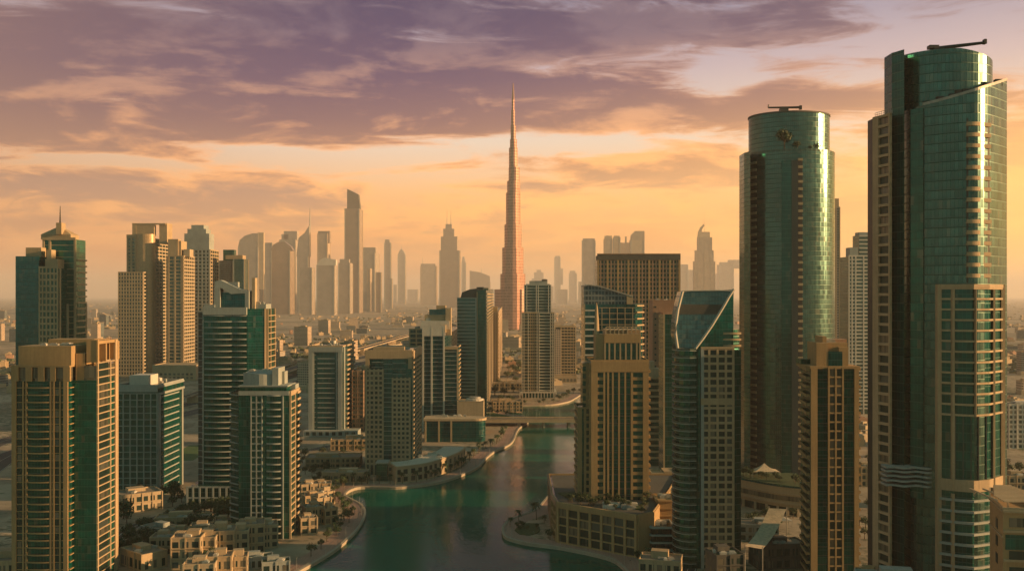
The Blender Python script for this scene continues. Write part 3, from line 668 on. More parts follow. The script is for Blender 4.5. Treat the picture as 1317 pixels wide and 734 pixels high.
# --- J: stepped tower group
d = 1000
t = Thing('residential_tower', 'terraced teal tower with stepped golden crown behind the small window tower', 'tower', pt(558, d + 12))
a = bpoly(543, 572, d, 592, None); za = zp(432, d); t.prism('curtain_wall', a, 0, za, 'g3'); f, r, l = sides(a)
t.piers('pier', *f, [.0, .42, .98], 1.8, 0, za + 9, .9, 'white'); t.bars('floor_band', *f, levels(4, za, 4.6), .5, .3, 'grey'); t.bars('parapet_band', *f, [za], 11, .8, 'white')
a2 = [(a[1][0], d + 4), (X(589, d + 4), d + 4), (X(589, d + 4), d + 40), (a[1][0], d + 40)]; z2 = zp(447, d); t.prism('side_wing', a2, 0, z2, 'g3'); t.bars('floor_band', a2[0], a2[1], levels(4, z2, 4.6), .6, .4, 'grey'); t.piers('pier', a2[0], a2[1], [.97], 1.2, 0, z2, .6, 'sand'); t.bars('parapet_band', a2[0], a2[1], [z2 - 2], 3, .9, 'sand'); t.bars('floor_band', a2[1], a2[2], levels(4, z2, 4.6), 1.2, 1.2, 'sand')
bk = bpoly(526, 545, d + 18, None, 30); z3 = zp(424, d + 18); t.prism('rear_wing', bk, 0, z3, 'g3'); t.bars('floor_band', bk[0], bk[1], levels(10, z3, 4.6), 1.4, .8, 'sand'); t.piers('pier', bk[0], bk[1], [.02, .5, .98], 1.4, 0, z3, .9, 'sand')
for x0, x1, y0, y1, m_, dd in ((541, 578, 424, 413, 'white', 14), (546, 574, 414, 405, 'sand', 18), (552, 574, 405, 398, 'g3', 20), (561, 573, 405, 393, 'sand', 24), (573, 580, 432, 396, 'cream', 16), (566, 573, 428, 418, 'cream', 5)):
    t.prism('crown_block', bpoly(x0, x1, d + dd, None, 12), zp(max(y0, 424), d), zp(y1, d), m_)
t.roofbits(bpoly(546, 566, d + 15, None, 10), zp(413, d), 3, 5, 3); t.roofbits(bpoly(528, 541, d + 20, None, 20), z3, 4, 6, 4); t.done()

# --- K
d = 1130
t = Thing('office_tower', 'dark striped glass tower with a notched slanted top above the road bridge', 'tower', pt(610, d + 15))
a = bpoly(588, 613, d, None, 40); za = zp(384, d); t.prism('curtain_wall', a, 0, za, 'g3'); t.bars('floor_band', a[0], a[1], levels(6, za, 4.1), 1.2, .5, 'grey'); t.piers('pier', a[0], a[1], [0.98], 1.5, 0, za, .8, 'grey')
c = bpoly(613, 625, d + 3, 634, None); zc = zp(372, d); t.prism('glass_corner', c, 0, [zc - 2, zc, zc + 3, zc + 3], 'g2'); t.bars('floor_band', c[1], c[2], levels(6, zc - 6, 4.1), 1.5, 1.3, 'sand'); t.piers('pier', c[0], c[1], [.04], 1.2, 0, zc - 3, .6, 'sand')
b = MB(); vplate(b, [(592, 384), (594, 376), (604, 372), (613, 371), (613, 384)], d + 8, 12); t.add('slanted_crown', b, 'dgrey'); t.prism('crown_block', bpoly(613, 622, d + 8, None, 14), zc - 3, zp(369, d), 'dgrey'); t.prism('crown_block', bpoly(621, 628, d + 6, None, 18), zc - 1, zp(370, d), 'sand'); t.done()
d = 1500; t, p, z1 = base('residential_tower', 'slim beige tower tucked right behind the dark striped tower', 630, 641, d, 645.5, 401, 'hazetan'); t.bars('floor_band', p[1], p[2], levels(6, z1, 6), 2, 1, 'sand'); t.prism('crown_block', bpoly(633, 640, d + 4, None, 12), z1, zp(394, d), 'sand'); t.piers('pier', p[0], p[1], [.03, .97], 1.6, 0, z1, .8, 'sand'); t.done()

# --- M : pale tower at the bend
d = 1330
t = Thing('residential_tower', 'tall pale tower with vertical ribs and colonnaded base where the lagoon bends', 'tower', pt(691, d + 18))
a = bpoly(671, 713, d, None, 34); za = zp(403, d); t.prism('curtain_wall', a, 8, za, 'g4'); f, r, l = sides(a)
t.piers('pier', *f, [.0, .07, .2, .47, .53, .88, .94, 1.0], 1.0, 8, za, 1.3, 'white'); t.bars('floor_band', *f, levels(10, za, 4.2), 1.9, .7, 'cream', 0, .5); t.bars('floor_band', *f, levels(10, za, 4.2), 1.2, .5, 'white', .53, .88); t.bars('floor_band', *f, levels(10, za, 4.2), 2.0, .7, 'cream', .88, 1)
t.piers('pier', *f, [.27, .34, .40], .7, 8, za, .9, 'sand')
a = bpoly(674, 709, d + 4, None, 26); zb = zp(367, d); t.prism('upper_shaft', a, za, zb, 'g4'); t.piers('pier', a[0], a[1], [0, .1, .45, .52, .9, 1], 1.0, za, zb, 1.3, 'white'); t.bars('floor_band', a[0], a[1], levels(za + 2, zb, 4.2), 1.1, .7, 'grey')
t.prism('roof_slab', bpoly(677, 707, d + 4, None, 24), zb, zp(365, d), 'grey'); t.prism('crown_block', bpoly(681, 704, d + 8, None, 16), zp(365, d), zp(361, d), 'grey'); t.prism('crown_block', bpoly(697, 704, d + 7, None, 8), zp(361, d), zp(359, d), 'dgrey')
ring = offset(bpoly(671, 713, d, None, 34), 3); t.prism('podium_slab', ring, 7, 9, 'white')
L_, tt, nn = t.edge(ring[0], ring[1]); t.piers('column', ring[0], ring[1], [i / 12 for i in range(13)], 1.2, 0, 7, -.6 + .8, 'white'); t.prism('lobby_glass', bpoly(672, 712, d + 4, None, 28), 0, 7, 'g2'); t.done()
# --- N
d = 1650; t, p, z1 = base('residential_tower', 'short square tower with golden roof edge right of the pale ribbed tower', 713, 741, d, None, 421, 'g4', depth=40)
f, r, l = sides(p); t.bars('floor_band', *f, levels(6, z1, 5), 2, .9, 'sand', .32, .96); t.piers('pier', *f, [.02, .31, .97], 1.7, 0, z1, 1.1, 'cream'); t.piers('pier', *f, [.45, .6, .75, .87], .8, 0, z1, 1.0, 'sand'); t.parapet(p, z1, 3, 1, 'cream'); t.roofbits(p, z1, 6, 9, 6); t.prism('side_face', bpoly(713.5, 721, d - 1.2, None, 1), 0, z1 - 3, 'hazegrey'); t.done()
pd = bpoly(700, 742, 1560, None, 20); t = Thing('shopping_arcade', 'low golden arcade building by the far lagoon bend', 'building', cen(pd)); t.prism('wall', pd, 0, 10, 'cream'); t.windows(pd[0], pd[1], [.06 + .11 * i for i in range(9)], 3.2, [2], 5, 'win', .2); t.parapet(pd, 10, 1.2, .6, 'sand'); t.done()

# --- Q : wide brown slab block with dark top
d = 1100; t, p, z1 = base('apartment_block', 'wide brown slab tower with a window grid and dark flat top band', 768, 875, d, None, 334, 'g2', depth=30)
f, r, l = sides(p)
t.bars('floor_band', *f, levels(60, z1 - 1, 5.0), 1.9, .8, 'brown'); t.piers('pier', *f, [i / 24 for i in range(25)], 1.5, 40, z1, 1.0, 'brown'); t.piers('pier', *f, [i / 8 for i in range(9)], 2.2, 40, z1, 1.3, 'tan')
t.bars('top_band', *f, [z1], 5.8, 1.6, 'dgrey'); t.prism('roof_block', bpoly(769, 874.5, d + .5, None, 28), z1, z1 + 5.2, 'dgrey'); t.bars('cornice', *f, [z1 + 5.81], 1.2, 2.0, 'brown'); t.done()
# --- R, S, U
d = 860; t, p, z1 = base('apartment_block', 'blank pinkish concrete slab tower between the brown slab and the sail top tower', 839.5, 868, d, None, 387, 'pink', depth=24, part='wall'); t.parapet(p, z1, .8, .5, 'pink'); t.prism('roof_slab', bpoly(852, 876, d - 3, None, 20), 0, zp(401, d), 'pink'); t.roofbits(p, z1, 3, 2, 2.2); t.windows(p[0], p[1], [.12], 1.6, levels(40, z1 - 6, 5.2), 1.4, 'win', .1); t.done()
d = 720; t, p, z1 = base('office_tower', 'narrow dark green glass tower with thin pale edge behind the sail top tower', 853, 876, d, None, 404, 'g2', depth=22); t.piers('pier', p[0], p[1], [.03], 1.1, 0, z1, .6, 'sand'); t.bars('floor_band', p[0], p[1], levels(4, z1 - 2, 4.4), .35, .2, 'g3'); t.parapet(p, z1, 1.4, .5, 'pink'); t.done()
d = 800; t, p, z1 = base('apartment_block', 'pale terraced balcony block squeezed behind the tan ribbed tower', 830, 852, d, None, 487, 'g2', depth=20); bow(t, p[0], p[1], 0, .96, 1.8, levels(6, z1, 5.2), 'sand', .6, 1.3); t.prism('crown_block', bpoly(834, 848, d + 4, None, 10), z1, zp(474, d), 'cream'); t.prism('crown_block', bpoly(836, 842, d + 6, None, 6), zp(474, d), zp(465, d), 'cream'); t.piers('pier', p[0], p[1], [.97], 1.6, 0, z1, 1.2, 'cream'); t.done()

# --- O: glass tower with slanted roof
d = 700
t = Thing('office_tower', 'glass tower with a sloping wedge roof rising behind the tan ribbed tower', 'tower', pt(785, d + 15))
a = bpoly(751, 816, d, 812, None) ; a = [(X(751, d), d), (X(817, d), d), (X(826, d + 12), d + 12), (X(826, d + 12), d + 28), (X(751, d), d + 28)]
z1 = zp(391, d); t.prism('curtain_wall', a, 0, z1, 'g3'); t.bars('floor_band', a[0], a[1], levels(5, zp(400, d), 4.6), 1.1, .6, 'white', 0, .21); t.piers('pier', a[0], a[1], [.005], .8, 0, z1, .8, 'sand')
b = MB(); vplate(b, [(751, 391), (751, 367), (757, 366.5), (770, 368), (800, 377), (813, 381), (813, 391)], d + .5, 26); t.add('wedge_roof', b, 'steel' if False else 'blueglass')
b = MB(); vplate(b, [(751, 366.8), (757, 365.5), (770, 367), (800, 376), (814, 380.5), (814, 382), (800, 377.6), (770, 368.6), (757, 367), (751, 368.4)], d - .6, 28); t.add('roof_edge', b, 'metal')
t.prism('crown_block', [(X(806, d), d - .4), (X(814, d), d - .4), (X(816, d), d + 25), (X(806, d), d + 25)], z1, zp(379, d), 'sand')
t.bars('floor_band', a[1], a[2], levels(20, zp(394, d), 4.6), 1.0, 1.6, 'sand'); t.bars('floor_band', a[2], a[3], levels(20, zp(394, d), 4.6), 1.0, 1.2, 'sand'); t.bars('floor_band', a[0], a[1], levels(zp(425, d), zp(396, d), 4.4), .5, .5, 'sand', .3, 1); t.piers('pier', a[0], a[1], [.35, .5, .65, .8, .95], .5, zp(425, d), zp(396, d), .6, 'sand')
t.done()

# --- P: tan ribbed tower on podium
d = 562
t = Thing('residential_tower', 'tan tower with tall dark window ribs standing on a waterside podium', 'tower', pt(790, d + 14))
a = bpoly(760, 834, d, 757, None); a = [(X(760, d), d), (X(834, d), d), (X(834, d), d + 30), (X(760, d), d + 30)]; z0 = 22; zt = zp(468, d)
t.prism('curtain_wall', a, z0, zt, 'g2'); f, r, l = sides(a); u = lambda px: (px - 760) / 74
zs = levels(z0 + 2, zt - 5, 4.3)
t.piers('pier', *f, [u(764)], 3.8, z0, zt, 1.1, 'tan'); t.piers('pier', *f, [u(777), u(782)], 1.1, z0, zt, 1.0, 'tan'); t.piers('pier', *f, [u(788), u(796), u(804)], 1.0, z0, zt, 1.0, 'tan'); t.piers('pier', *f, [u(812.5)], 1.3, z0, zt, 1.05, 'tan'); t.piers('pier', *f, [u(830.5)], 3.3, z0, zt, 1.1, 'tan')
t.bars('floor_band', *f, zs, 1.7, .75, 'tan', u(813), u(827)); t.bars('floor_band', *f, zs, 1.7, .75, 'tan', u(768), u(776)); t.bars('floor_band', *f, zs, .5, .3, 'dgrey', u(783), u(812)); t.bars('parapet_band', *f, [zt - 4.5], 6, 1.25, 'tan'); t.bars('floor_band', *r, zs, 1.6, 1.3, 'tan'); t.bars('floor_band', *l, zs, 1.2, .9, 'tan'); t.piers('pier', *l, [.03, .5, .97], 1.8, z0, zt, 1.0, 'tan')
lw = [(X(743, d + 4), d + 6), (X(760, d) - .03, d + 6), (X(760, d) - .03, d + 28), (X(743, d + 4), d + 28)]; zl = zp(527, d); t.prism('side_wing', lw, z0, zl, 'g2'); t.bars('floor_band', lw[0], lw[1], levels(z0 + 2, zl, 4.3), 1.4, .8, 'tan', .62, 1); t.piers('pier', lw[0], lw[1], [.05, .25, .60], 1.3, z0, zl + .8, 1.0, 'tan'); t.bars('floor_band', lw[3], lw[0], levels(z0 + 2, zl, 4.3), 1.2, .8, 'tan'); t.prism('roof_pool', [(X(749, d + 6), d + 8), (X(758, d + 6), d + 8), (X(758, d + 6), d + 18), (X(749, d + 6), d + 18)], zl + .05, zl + .5, 'pool'); t.parapet(lw, zl, 1.1, .4, 'tan')
lw2 = [(X(746, d + 4), d + 9), (X(760, d) - .03, d + 9), (X(760, d) - .03, d + 26), (X(750, d + 4), d + 26)]; t.prism('side_wing', [(X(750, d + 4), d + 9), (X(760, d) - .03, d + 9), (X(760, d) - .03, d + 26), (X(750, d + 4), d + 26)], zl + .6, zt, 'g2'); t.bars('floor_band', (X(750, d + 4), d + 9), (X(760, d) - .03, d + 9), levels(zl + 3, zt - 2, 4.3), 1.6, .7, 'sand'); t.piers('pier', (X(750, d + 4), d + 9), (X(760, d) - .03, d + 9), [.95], 2.2, zl, zt, .8, 'tan')
# crown of the tan tower
c1 = bpoly(777, 824, d + 2, None, 22); zc1 = zp(441, d); t.prism('upper_glass', c1, zt + 1, zc1, 'g2'); t.piers('crown_pier', c1[0], c1[1], [0, .14, .29, .44, .59, .74, .89, 1], .9, zt + 1, zc1, .8, 'sand'); t.bars('parapet_band', c1[0], c1[1], [zc1], 5.2, 1.0, 'tan')
c2 = bpoly(779, 823, d + 4, None, 18); t.prism('upper_glass', c2, zc1, zp(424, d), 'sand'); b = MB()
for i in range(9):
    x = c2[0][0] + (c2[1][0] - c2[0][0]) * i / 8; b.box(x - .3, x + .3, d + 2.2, d + 3.2, zp(441, d) + 5.2, zp(421, d))
for y_ in (435, 430, 425, 421): b.box(c2[0][0], c2[1][0], d + 2.3, d + 3.1, zp(y_, d), zp(y_, d) + .5)
t.add('crown_trellis', b, 'cream'); b = MB()
t.prism('crown_block', bpoly(766, 778, d + 3, None, 14), zt + 1, zp(430, d), 'tan'); b = MB(); x = X(768.5, d); b.tube([(x, d + 6, zp(430, d)), (x, d + 6, zp(412, d)), (x, d + 6, zp(396, d)), (x, d + 6, zp(389, d))], [1.6, 1.2, .7, .1], 8); t.add('finial', b, 'sand')
t.parapet(a, zt + 1.5, 1, .4, 'tan'); t.done()
# podium
PL = [gp(708, 668), gp(728, 702), gp(836, 706), gp(870, 690), (X(868, 640), 640), (X(720, 640), 640)]
PL = [(X(712, 560), 576), (X(717, 553), 553), (X(820, 520), 520), (X(840, 528), 528), (X(872, 560), 590), (X(872, 640), 640), (X(706, 640), 640)]
t = Thing('podium_building', 'four storey tan podium with framed bays and roof garden along the curved quay', 'building', cen(PL))
t.prism('wall', PL, 0, 21.9, 'win'); A_, B_ = PL[1], PL[2]
t.grid(A_, B_, 0, 19.5, 4.8, 7, .7, 1.5, 1.0, 'tan', 'win'); t.bars('parapet_band', A_, B_, [20.3], 2.6, 1.3, 'tan'); t.grid(PL[0], PL[1], 0, 19.5, 4.8, 2, .7, 1.5, 1.0, 'tan'); t.bars('parapet_band', PL[0], PL[1], [20.3], 2.6, 1.2, 'pink'); t.grid(PL[6], PL[0], 0, 19.5, 4.8, 6, 1.2, 1.5, .8, 'pink')
t.bars('parapet_band', PL[6], PL[0], [20.3], 2.4, .9, 'pink'); t.bars('blank_wall', PL[2], PL[3], [0], 22.6, .8, 'tan'); t.bars('blank_wall', PL[3], PL[4], [0], 22.3, .6, 'tan'); t.parapet(PL, 21.95, 1.0, .4, 'tan')
t.prism('roof_deck', offset(PL, -1.5), 21.95, 22.1, 'dgrey'); t.roofbits([(X(752, 545), 545), (X(826, 530), 532), (X(836, 545), 554), (X(752, 556), 556)], 22.1, 14, 13, 2.0); t.prism('planted_bed', rect(X(735, 575), 575, 12, 12, 20), 22.1, 22.9, 'greenroof'); t.prism('planted_bed', rect(X(812, 548), 540, 12, 8, -14), 22.1, 22.9, 'greenroof'); t.prism('roof_pool', bpoly(790, 806, 541, None, 7), 22.1, 22.5, 'pool'); t.done()
for lbl, (x0, x1, dd, z, m_) in (('dark stepped terrace building at the foot of the tan podium', (838, 868, 522, 15, 'grey')), ('small tan block beside the tan podium and the sail top tower', (846, 872, 548, 24, 'tan'))):
    pp = bpoly(x0, x1, dd, None, 18); t = Thing('terrace_building', lbl, 'building', cen(pp)); t.prism('wall', pp, 0, z, 'win' if m_ == 'grey' else m_); t.bars('floor_band', pp[0], pp[1], levels(3, z, 4), .9, .9, m_); t.bars('floor_band', pp[3], pp[0], levels(3, z, 4), .9, .9, m_); t.parapet(pp, z, 1, .4, m_); t.roofbits(pp, z, 5, 3, 2); t.done()
for i, (x0, x1, y0) in enumerate(((838, 853, 609), (854, 872, 607))):
    dd = 690; pp = bpoly(x0, x1, dd, None, 14); t = Thing('terrace_building', ('left of two small golden roofed pavilions beyond the tan podium', 'right of two small golden roofed pavilions beyond the tan podium')[i], 'building', cen(pp)); t.prism('wall', pp, 0, zp(y0, dd), 'sand'); t.windows(pp[0], pp[1], [.3, .7], 1.6, [zp(y0, dd) - 8], 5, 'win', .2); t.parapet(pp, zp(y0, dd), .8, .4, 'cream'); t.done()

# --- T: sail top tower
d = 500
t = Thing('residential_tower', 'dark green tower with a curved blue sail shaped crown framed in white', 'tower', pt(908, d + 15))
cur = [(X(869, 520), 520), (X(868.2, 514), 514), (X(868, 509), 509), (X(870, 505), 505), (X(874, 501.8), 501.8), (X(880, 499.5), 499.5), (X(887, 498.5), 498.5), (X(894, 499), 499)]
body = cur + [(X(898, 499.5), 499.5), (X(944, 499.5), 499.5), (X(953, 502), 502), (X(953, 502), 524), (X(869, 520) , 524)]
zt = zp(449, d); t.prism('curtain_wall', body, 0, zt, 'g2')
zs = levels(3, zt - .5, 3.75); b = MB(); op = offset(body, 1.5); ip = offset(body, -.1)
for i in range(7): b.prism([op[i], op[i + 1], ip[i + 1], ip[i]], 0, .32)
for i in range(7):
    o2 = offset(body, 1.35); b.prism([op[i], op[i + 1], o2[i + 1], o2[i]], .32, 1.05)
me = b.mesh('balcony', M['rail'], (t.off[0], t.off[1], 0))
b2 = MB()
for i in range(7): b2.prism([offset(body, 1.62)[i], offset(body, 1.62)[i + 1], ip[i + 1], ip[i]], 0, .34)
me2 = b2.mesh('floor_band', M['grey'], (t.off[0], t.off[1], 0))
for z in zs: t.put('balcony', me, (0, 0, z + .02)); t.put('floor_band', me2, (0, 0, z - .3))
A_, B_ = (X(901, 499.5), 499.5), (X(944, 499.5), 499.5)
t.grid(A_, B_, 2, zt - .3, 3.75, 4, 1.25, 1.1, 1.0, 'sand', 'win'); t.bars('parapet_band', A_, B_, [zp(520, d)], 3.4, 1.2, 'sand'); t.bars('parapet_band', A_, B_, [zt + .3], 1.0, 1.2, 'sand')
t.piers('pier', A_, B_, [.0], 1.6, 0, zt + .8, 1.15, 'grey')
t.prism('crown_block', [(X(893, d), d + 3), (X(945, d), d + 3), (X(945, d), d + 22), (X(893, d), d + 22)], zt, zp(374, d), 'g1')
b = MB(); vplate(b, [(872, 449), (869, 430), (869.5, 415), (872, 398), (876, 382), (878, 375), (940, 374), (930, 393), (916, 418), (905, 434), (894, 449)], d + 2.2, 16); t.add('sail_glass', b, 'g5')
b = MB(); y_ = d + 1.8
def pl(pts, r, mat='white', part='sail_frame'): b = MB(); b.tube([(X(px, y_), y_, zp(py, y_)) for px, py in pts], r, 6); t.add(part, b, mat)
pl([(872, 450), (869, 430), (869.5, 415), (872, 398), (876, 382), (878, 374.5)], .75); pl([(944, 372), (938, 381), (930, 395), (916, 418), (905, 434), (893, 450), (873, 449)], .75); pl([(878, 374), (944, 373)], .35)
b = MB(); vplate(b, [(873.5, 404), (876, 391), (929, 391.5), (922, 404)], d + 2.0, .15); t.add('sail_louvre_band', b, 'dgrey')
for y_r, z_ in ((430, 0), (438, 1), (446, 2)): bow(t, (X(930, d + 3), d + 2.9), (X(953, d + 3), d + 2.9), 0, 1, 1.0, [zp(y_r, d)], 'sand', .35, .7)
t.prism('side_wing', [(X(944.2, d), 501.5), (X(953, d), 504), (X(953, d), 523), (X(944.2, d), 523)], zt, zp(424, d), 'g1'); t.done()

# --- V: round green tower
d = 740; cxv, cyv = X(1014.5, d + 34), d + 34
t = Thing('office_tower', 'tall round green glass tower with set back drum and cleaning arm on top', 'tower', (cxv, cyv)); rx, ry = X(1071, d + 34) - cxv, 34
zt = zp(194, d); b = MB(); ring = arc((cxv, cyv), rx, ry, 180, 540, 56)[:-1]; b.prism(ring, 0, zt); t.add('curtain_wall', b, 'g4')
dz_ = zp(142, d); r2 = arc((cxv, cyv), rx * .90, ry * .8, 180, 540, 56)[:-1]; b = MB(); b.prism(r2, zt, dz_); t.add('upper_drum', b, 'g4'); b = MB(); rr = offset(r2, .5); b.prism(rr, dz_, dz_ + 1.2); t.add('roof_rim', b, 'dgrey')
t.parapet(ring, zt, 1.8, .4, 'rail', 'balustrade')
t.prism('side_fin', [(X(957, cyv - 16), cyv - 16), (X(965, cyv - 26), cyv - 26), (X(965, cyv - 26), cyv - 10), (X(957, cyv - 16), cyv)], 0, zp(194, d) + 1, 'g2')
def onarc(px, out=0):   # plan point on the round wall seen in column px
    k = (px - CX) / F; a_ = k * k / rx ** 2 + 1 / ry ** 2; b_ = -2 * (k * cxv / rx ** 2 + cyv / ry ** 2); c_ = cxv ** 2 / rx ** 2 + cyv ** 2 / ry ** 2 - 1
    y = (-b_ - math.sqrt(max(0, b_ * b_ - 4 * a_ * c_))) / (2 * a_); return (k * y, y - out)
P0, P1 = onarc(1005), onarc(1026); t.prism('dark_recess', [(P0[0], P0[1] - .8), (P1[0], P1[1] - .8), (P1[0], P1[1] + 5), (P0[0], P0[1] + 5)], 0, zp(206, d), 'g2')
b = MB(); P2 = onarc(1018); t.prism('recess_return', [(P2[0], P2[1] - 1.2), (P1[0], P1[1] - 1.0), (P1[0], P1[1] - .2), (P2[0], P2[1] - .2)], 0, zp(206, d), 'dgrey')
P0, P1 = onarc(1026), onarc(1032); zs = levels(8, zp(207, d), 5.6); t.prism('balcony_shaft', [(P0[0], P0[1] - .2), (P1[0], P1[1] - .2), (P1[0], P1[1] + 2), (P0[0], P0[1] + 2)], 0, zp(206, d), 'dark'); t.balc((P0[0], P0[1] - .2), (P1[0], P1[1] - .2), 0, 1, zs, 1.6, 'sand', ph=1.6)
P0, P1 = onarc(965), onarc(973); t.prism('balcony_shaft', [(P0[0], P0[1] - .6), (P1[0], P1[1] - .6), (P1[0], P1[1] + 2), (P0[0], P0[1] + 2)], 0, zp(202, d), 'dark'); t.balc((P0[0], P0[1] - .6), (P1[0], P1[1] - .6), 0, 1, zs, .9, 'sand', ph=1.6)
x, y = X(1008, cyv), cyv; b = MB(); q = y; b.box(x - 3, x + 3, y - 3, y + 3, dz_ - 1, dz_ + 8); b.tube([(X(988, q), y, dz_ + 8.6), (X(1030, q), y, dz_ + 8.8)], [.7, 1.0], 6); b.box(X(1028, q), X(1031, q), y - 1.2, y + 1.2, dz_ + 7, dz_ + 10.2); b.tube([(X(988, q), y, dz_ + 8.6), (X(988.5, q), y, dz_ + 11)], .5, 6); t.add('cleaning_arm', b, 'dark')
b = MB(); b.box(X(1036, d), X(1042, d), y - 3, y + 3, dz_ + 1.2, dz_ + 2.4); t.add('roof_unit', b, 'dark'); t.done()

# --- Z, Y behind
d = 1350; t, p, z1 = base('residential_tower', 'slender pale tower half hidden right behind the round green tower', 1068, 1080.5, d, None, 266, 'hazetan', depth=22); t.prism('crown_block', bpoly(1070, 1079, d + 3, None, 12), z1, zp(255, d), 'sand'); t.piers('pier', p[0], p[1], [.97, .55], 1.3, 0, z1, .8, 'sand'); t.done()
d = 1150; t = Thing('residential_tower', 'stepped pale grey tower between the round green tower and the tallest tower', 'tower', pt(1110, d + 12))
a = bpoly(1091, 1130, d, None, 30); za = zp(330, d); t.prism('curtain_wall', a, 0, za, 'g4'); t.bars('floor_band', a[0], a[1], levels(6, za, 4.4), 1.8, .8, 'white'); t.piers('pier', a[0], a[1], [0, .12, .24, .5, .76, 1], 1.5, 0, za, 1, 'white')
a = bpoly(1105, 1130, d + 5, None, 22); t.prism('upper_shaft', a, za, zp(302, d), 'g4'); t.bars('floor_band', a[0], a[1], levels(za, zp(304, d), 4.4), 1.8, .6, 'white'); t.prism('crown_block', bpoly(1105, 1124, d + 8, None, 14), zp(302, d), zp(298, d), 'grey'); t.prism('crown_block', bpoly(1093, 1104, d + 4, None, 14), za, zp(318, d), 'grey'); t.done()

# --- X: slim tan tower
d = 480; t = Thing('residential_tower', 'slim tan tower with dark glass strips in front of the round green tower', 'tower', pt(1075, d + 12))
core = [(X(1032, d + 22), d + 22), (X(1042, d), d), (X(1104, d), d), (X(1104, d), d + 24), (X(1032, d + 22), d + 24.5)]; zt = zp(474, d)
t.prism('curtain_wall', core, 0, zt, 'g2'); f = (core[1], core[2]); u = lambda px: (px - 1042) / 62; zs = levels(3, zt - 1, 4.4)
t.grid(*f, 2, zt, 4.4, 2, .8, .8, .8, 'tan', 'win', u(1065.5), u(1083.5)); t.piers('pier', *f, [u(1046.5)], 3.2, 0, zt, 1.0, 'tan'); t.piers('pier', *f, [u(1101)], 2.2, 0, zt, 1.0, 'tan'); t.bars('floor_band', *f, zs, .3, .15, 'dgrey', u(1050), u(1065)); t.bars('floor_band', *f, zs, .3, .15, 'dgrey', u(1084), u(1099))
t.balc(core[0], core[1], .04, .94, zs, 1.7, 'tan', ph=1.1); t.balc(core[2], core[3], .05, .9, zs, 1.6, 'tan')
t.prism('crown_block', bpoly(1051, 1090, d + 3, None, 16), zt, zp(441, d), 'tan'); b = MB(); b.box(X(1051, d), X(1066, d), d + 1, d + 3, zt, zp(441, d)); b.box(X(1080, d), X(1092, d), d + 1, d + 3, zt, zp(436, d) - 4); t.add('crown_frame', b, 'tan'); t.prism('crown_glass', bpoly(1065.5, 1083.5, d + .9, None, 3), zt + .8, zp(452, d), 'g3')
t.prism('roof_slab', offset(bpoly(1043, 1104, d, None, 22), .6), zt, zt + 1.3, 'tan'); t.prism('side_terrace', bpoly(1030, 1050, d + 14, None, 9), zt + 1.3, zp(464, d), 'g2'); t.prism('fin', bpoly(1058, 1063, d + 6, None, 12), zp(441, d), zp(433, d), 'tan'); t.prism('crown_block', bpoly(1063, 1089, d + 8, None, 8), zp(441, d), zp(437, d), 'pink'); t.roofbits(bpoly(1052, 1088, d + 4, None, 12), zp(441, d), 5, 4, 1.6); t.done()

# --- W: tallest tower, right
d = 390
t = Thing('office_tower', 'tallest tower, curved green glass shaft with a slanted front shell and golden right edge', 'tower', pt(1210, 402))
cxw, cyw = X(1209, 408), 408; rw = X(1270.5, 408) - cxw; sh = arc((cxw, cyw), rw, 19, 180, 540, 48)[:-1]
zt = zp(66, 394) - 1; b = MB(); b.prism(sh, 0, [zt + (1 if p[0] < cxw else 1 - (p[0] - cxw) * .16) for p in sh]); t.add('rear_shaft', b, 'g4')
t.prism('shaft_fin', [(X(1147, 398), 398), (X(1163, 392), 392), (X(1163, 392), 406), (X(1147, 398), 406)], 0, zp(66, 395), 'g2')
# left wing with balcony openings
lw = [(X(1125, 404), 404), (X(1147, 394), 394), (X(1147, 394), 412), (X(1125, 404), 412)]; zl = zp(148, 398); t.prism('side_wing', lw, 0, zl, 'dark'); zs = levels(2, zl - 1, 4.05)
t.bars('floor_band', lw[0], lw[1], zs, 1.1, 1.0, 'sand'); t.piers('pier', lw[0], lw[1], [.02], 3.6, 0, zl, 1.1, 'sand'); t.piers('pier', lw[0], lw[1], [.98], .8, 0, zl, 1.1, 'sand'); t.windows(lw[0], lw[1], [.62], 5.5, [z + 1.1 for z in zs[:-1]], 2.9, 'win', .2)
b = MB()
for i in range(9): q = i / 8; x = lw[0][0] + (lw[1][0] - lw[0][0]) * q; y = lw[0][1] + (lw[1][1] - lw[0][1]) * q - .5; b.tube([(x, y, zl), (x, y, zl + 1.8)], .08, 4)
for zq in (.9, 1.8): b.tube([(lw[0][0], lw[0][1] - .5, zl + zq), (lw[1][0], lw[1][1] - .5, zl + zq)], .1, 4)
t.add('roof_railing', b, 'metal')
# front shell: convex wall, roof edge rising to the right
N_ = 26; fp = []
for i in range(N_ + 1):
    k = i / N_; px = 1187 + (1295 - 1187) * k; fp.append(pt(px, 388 - 11 * math.sin(min(1, k * 1.25) * math.pi * .5) + 26 * max(0, k - .62) ** 1.6 * 3.2))
shell = [(X(1172, 393), 393)] + fp + [(fp[-1][0] - 1, 412), (X(1172, 393), 412)]
rise = lambda px: 139 - 9 * ((px - 1171) / 124.0) - 26 * ((px - 1171) / 124.0) ** 1.25
tops = [zp(139, 393)] + [zp(rise(1187 + 108 * i / N_), fp[i][1]) for i in range(N_ + 1)] + [zp(106, fp[-1][1]), zp(139, 393)]
b = MB(); b.prism(shell, 0, tops); t.add('front_shell', b, 'g4')
t.prism('shell_return', [(X(1171, 392), 392), (X(1187.5, 387.3), 387.3), (X(1187.5, 387.3), 388.5), (X(1171, 392), 393)], zp(640, 390), zp(140, 390), 'g2')
b = MB()
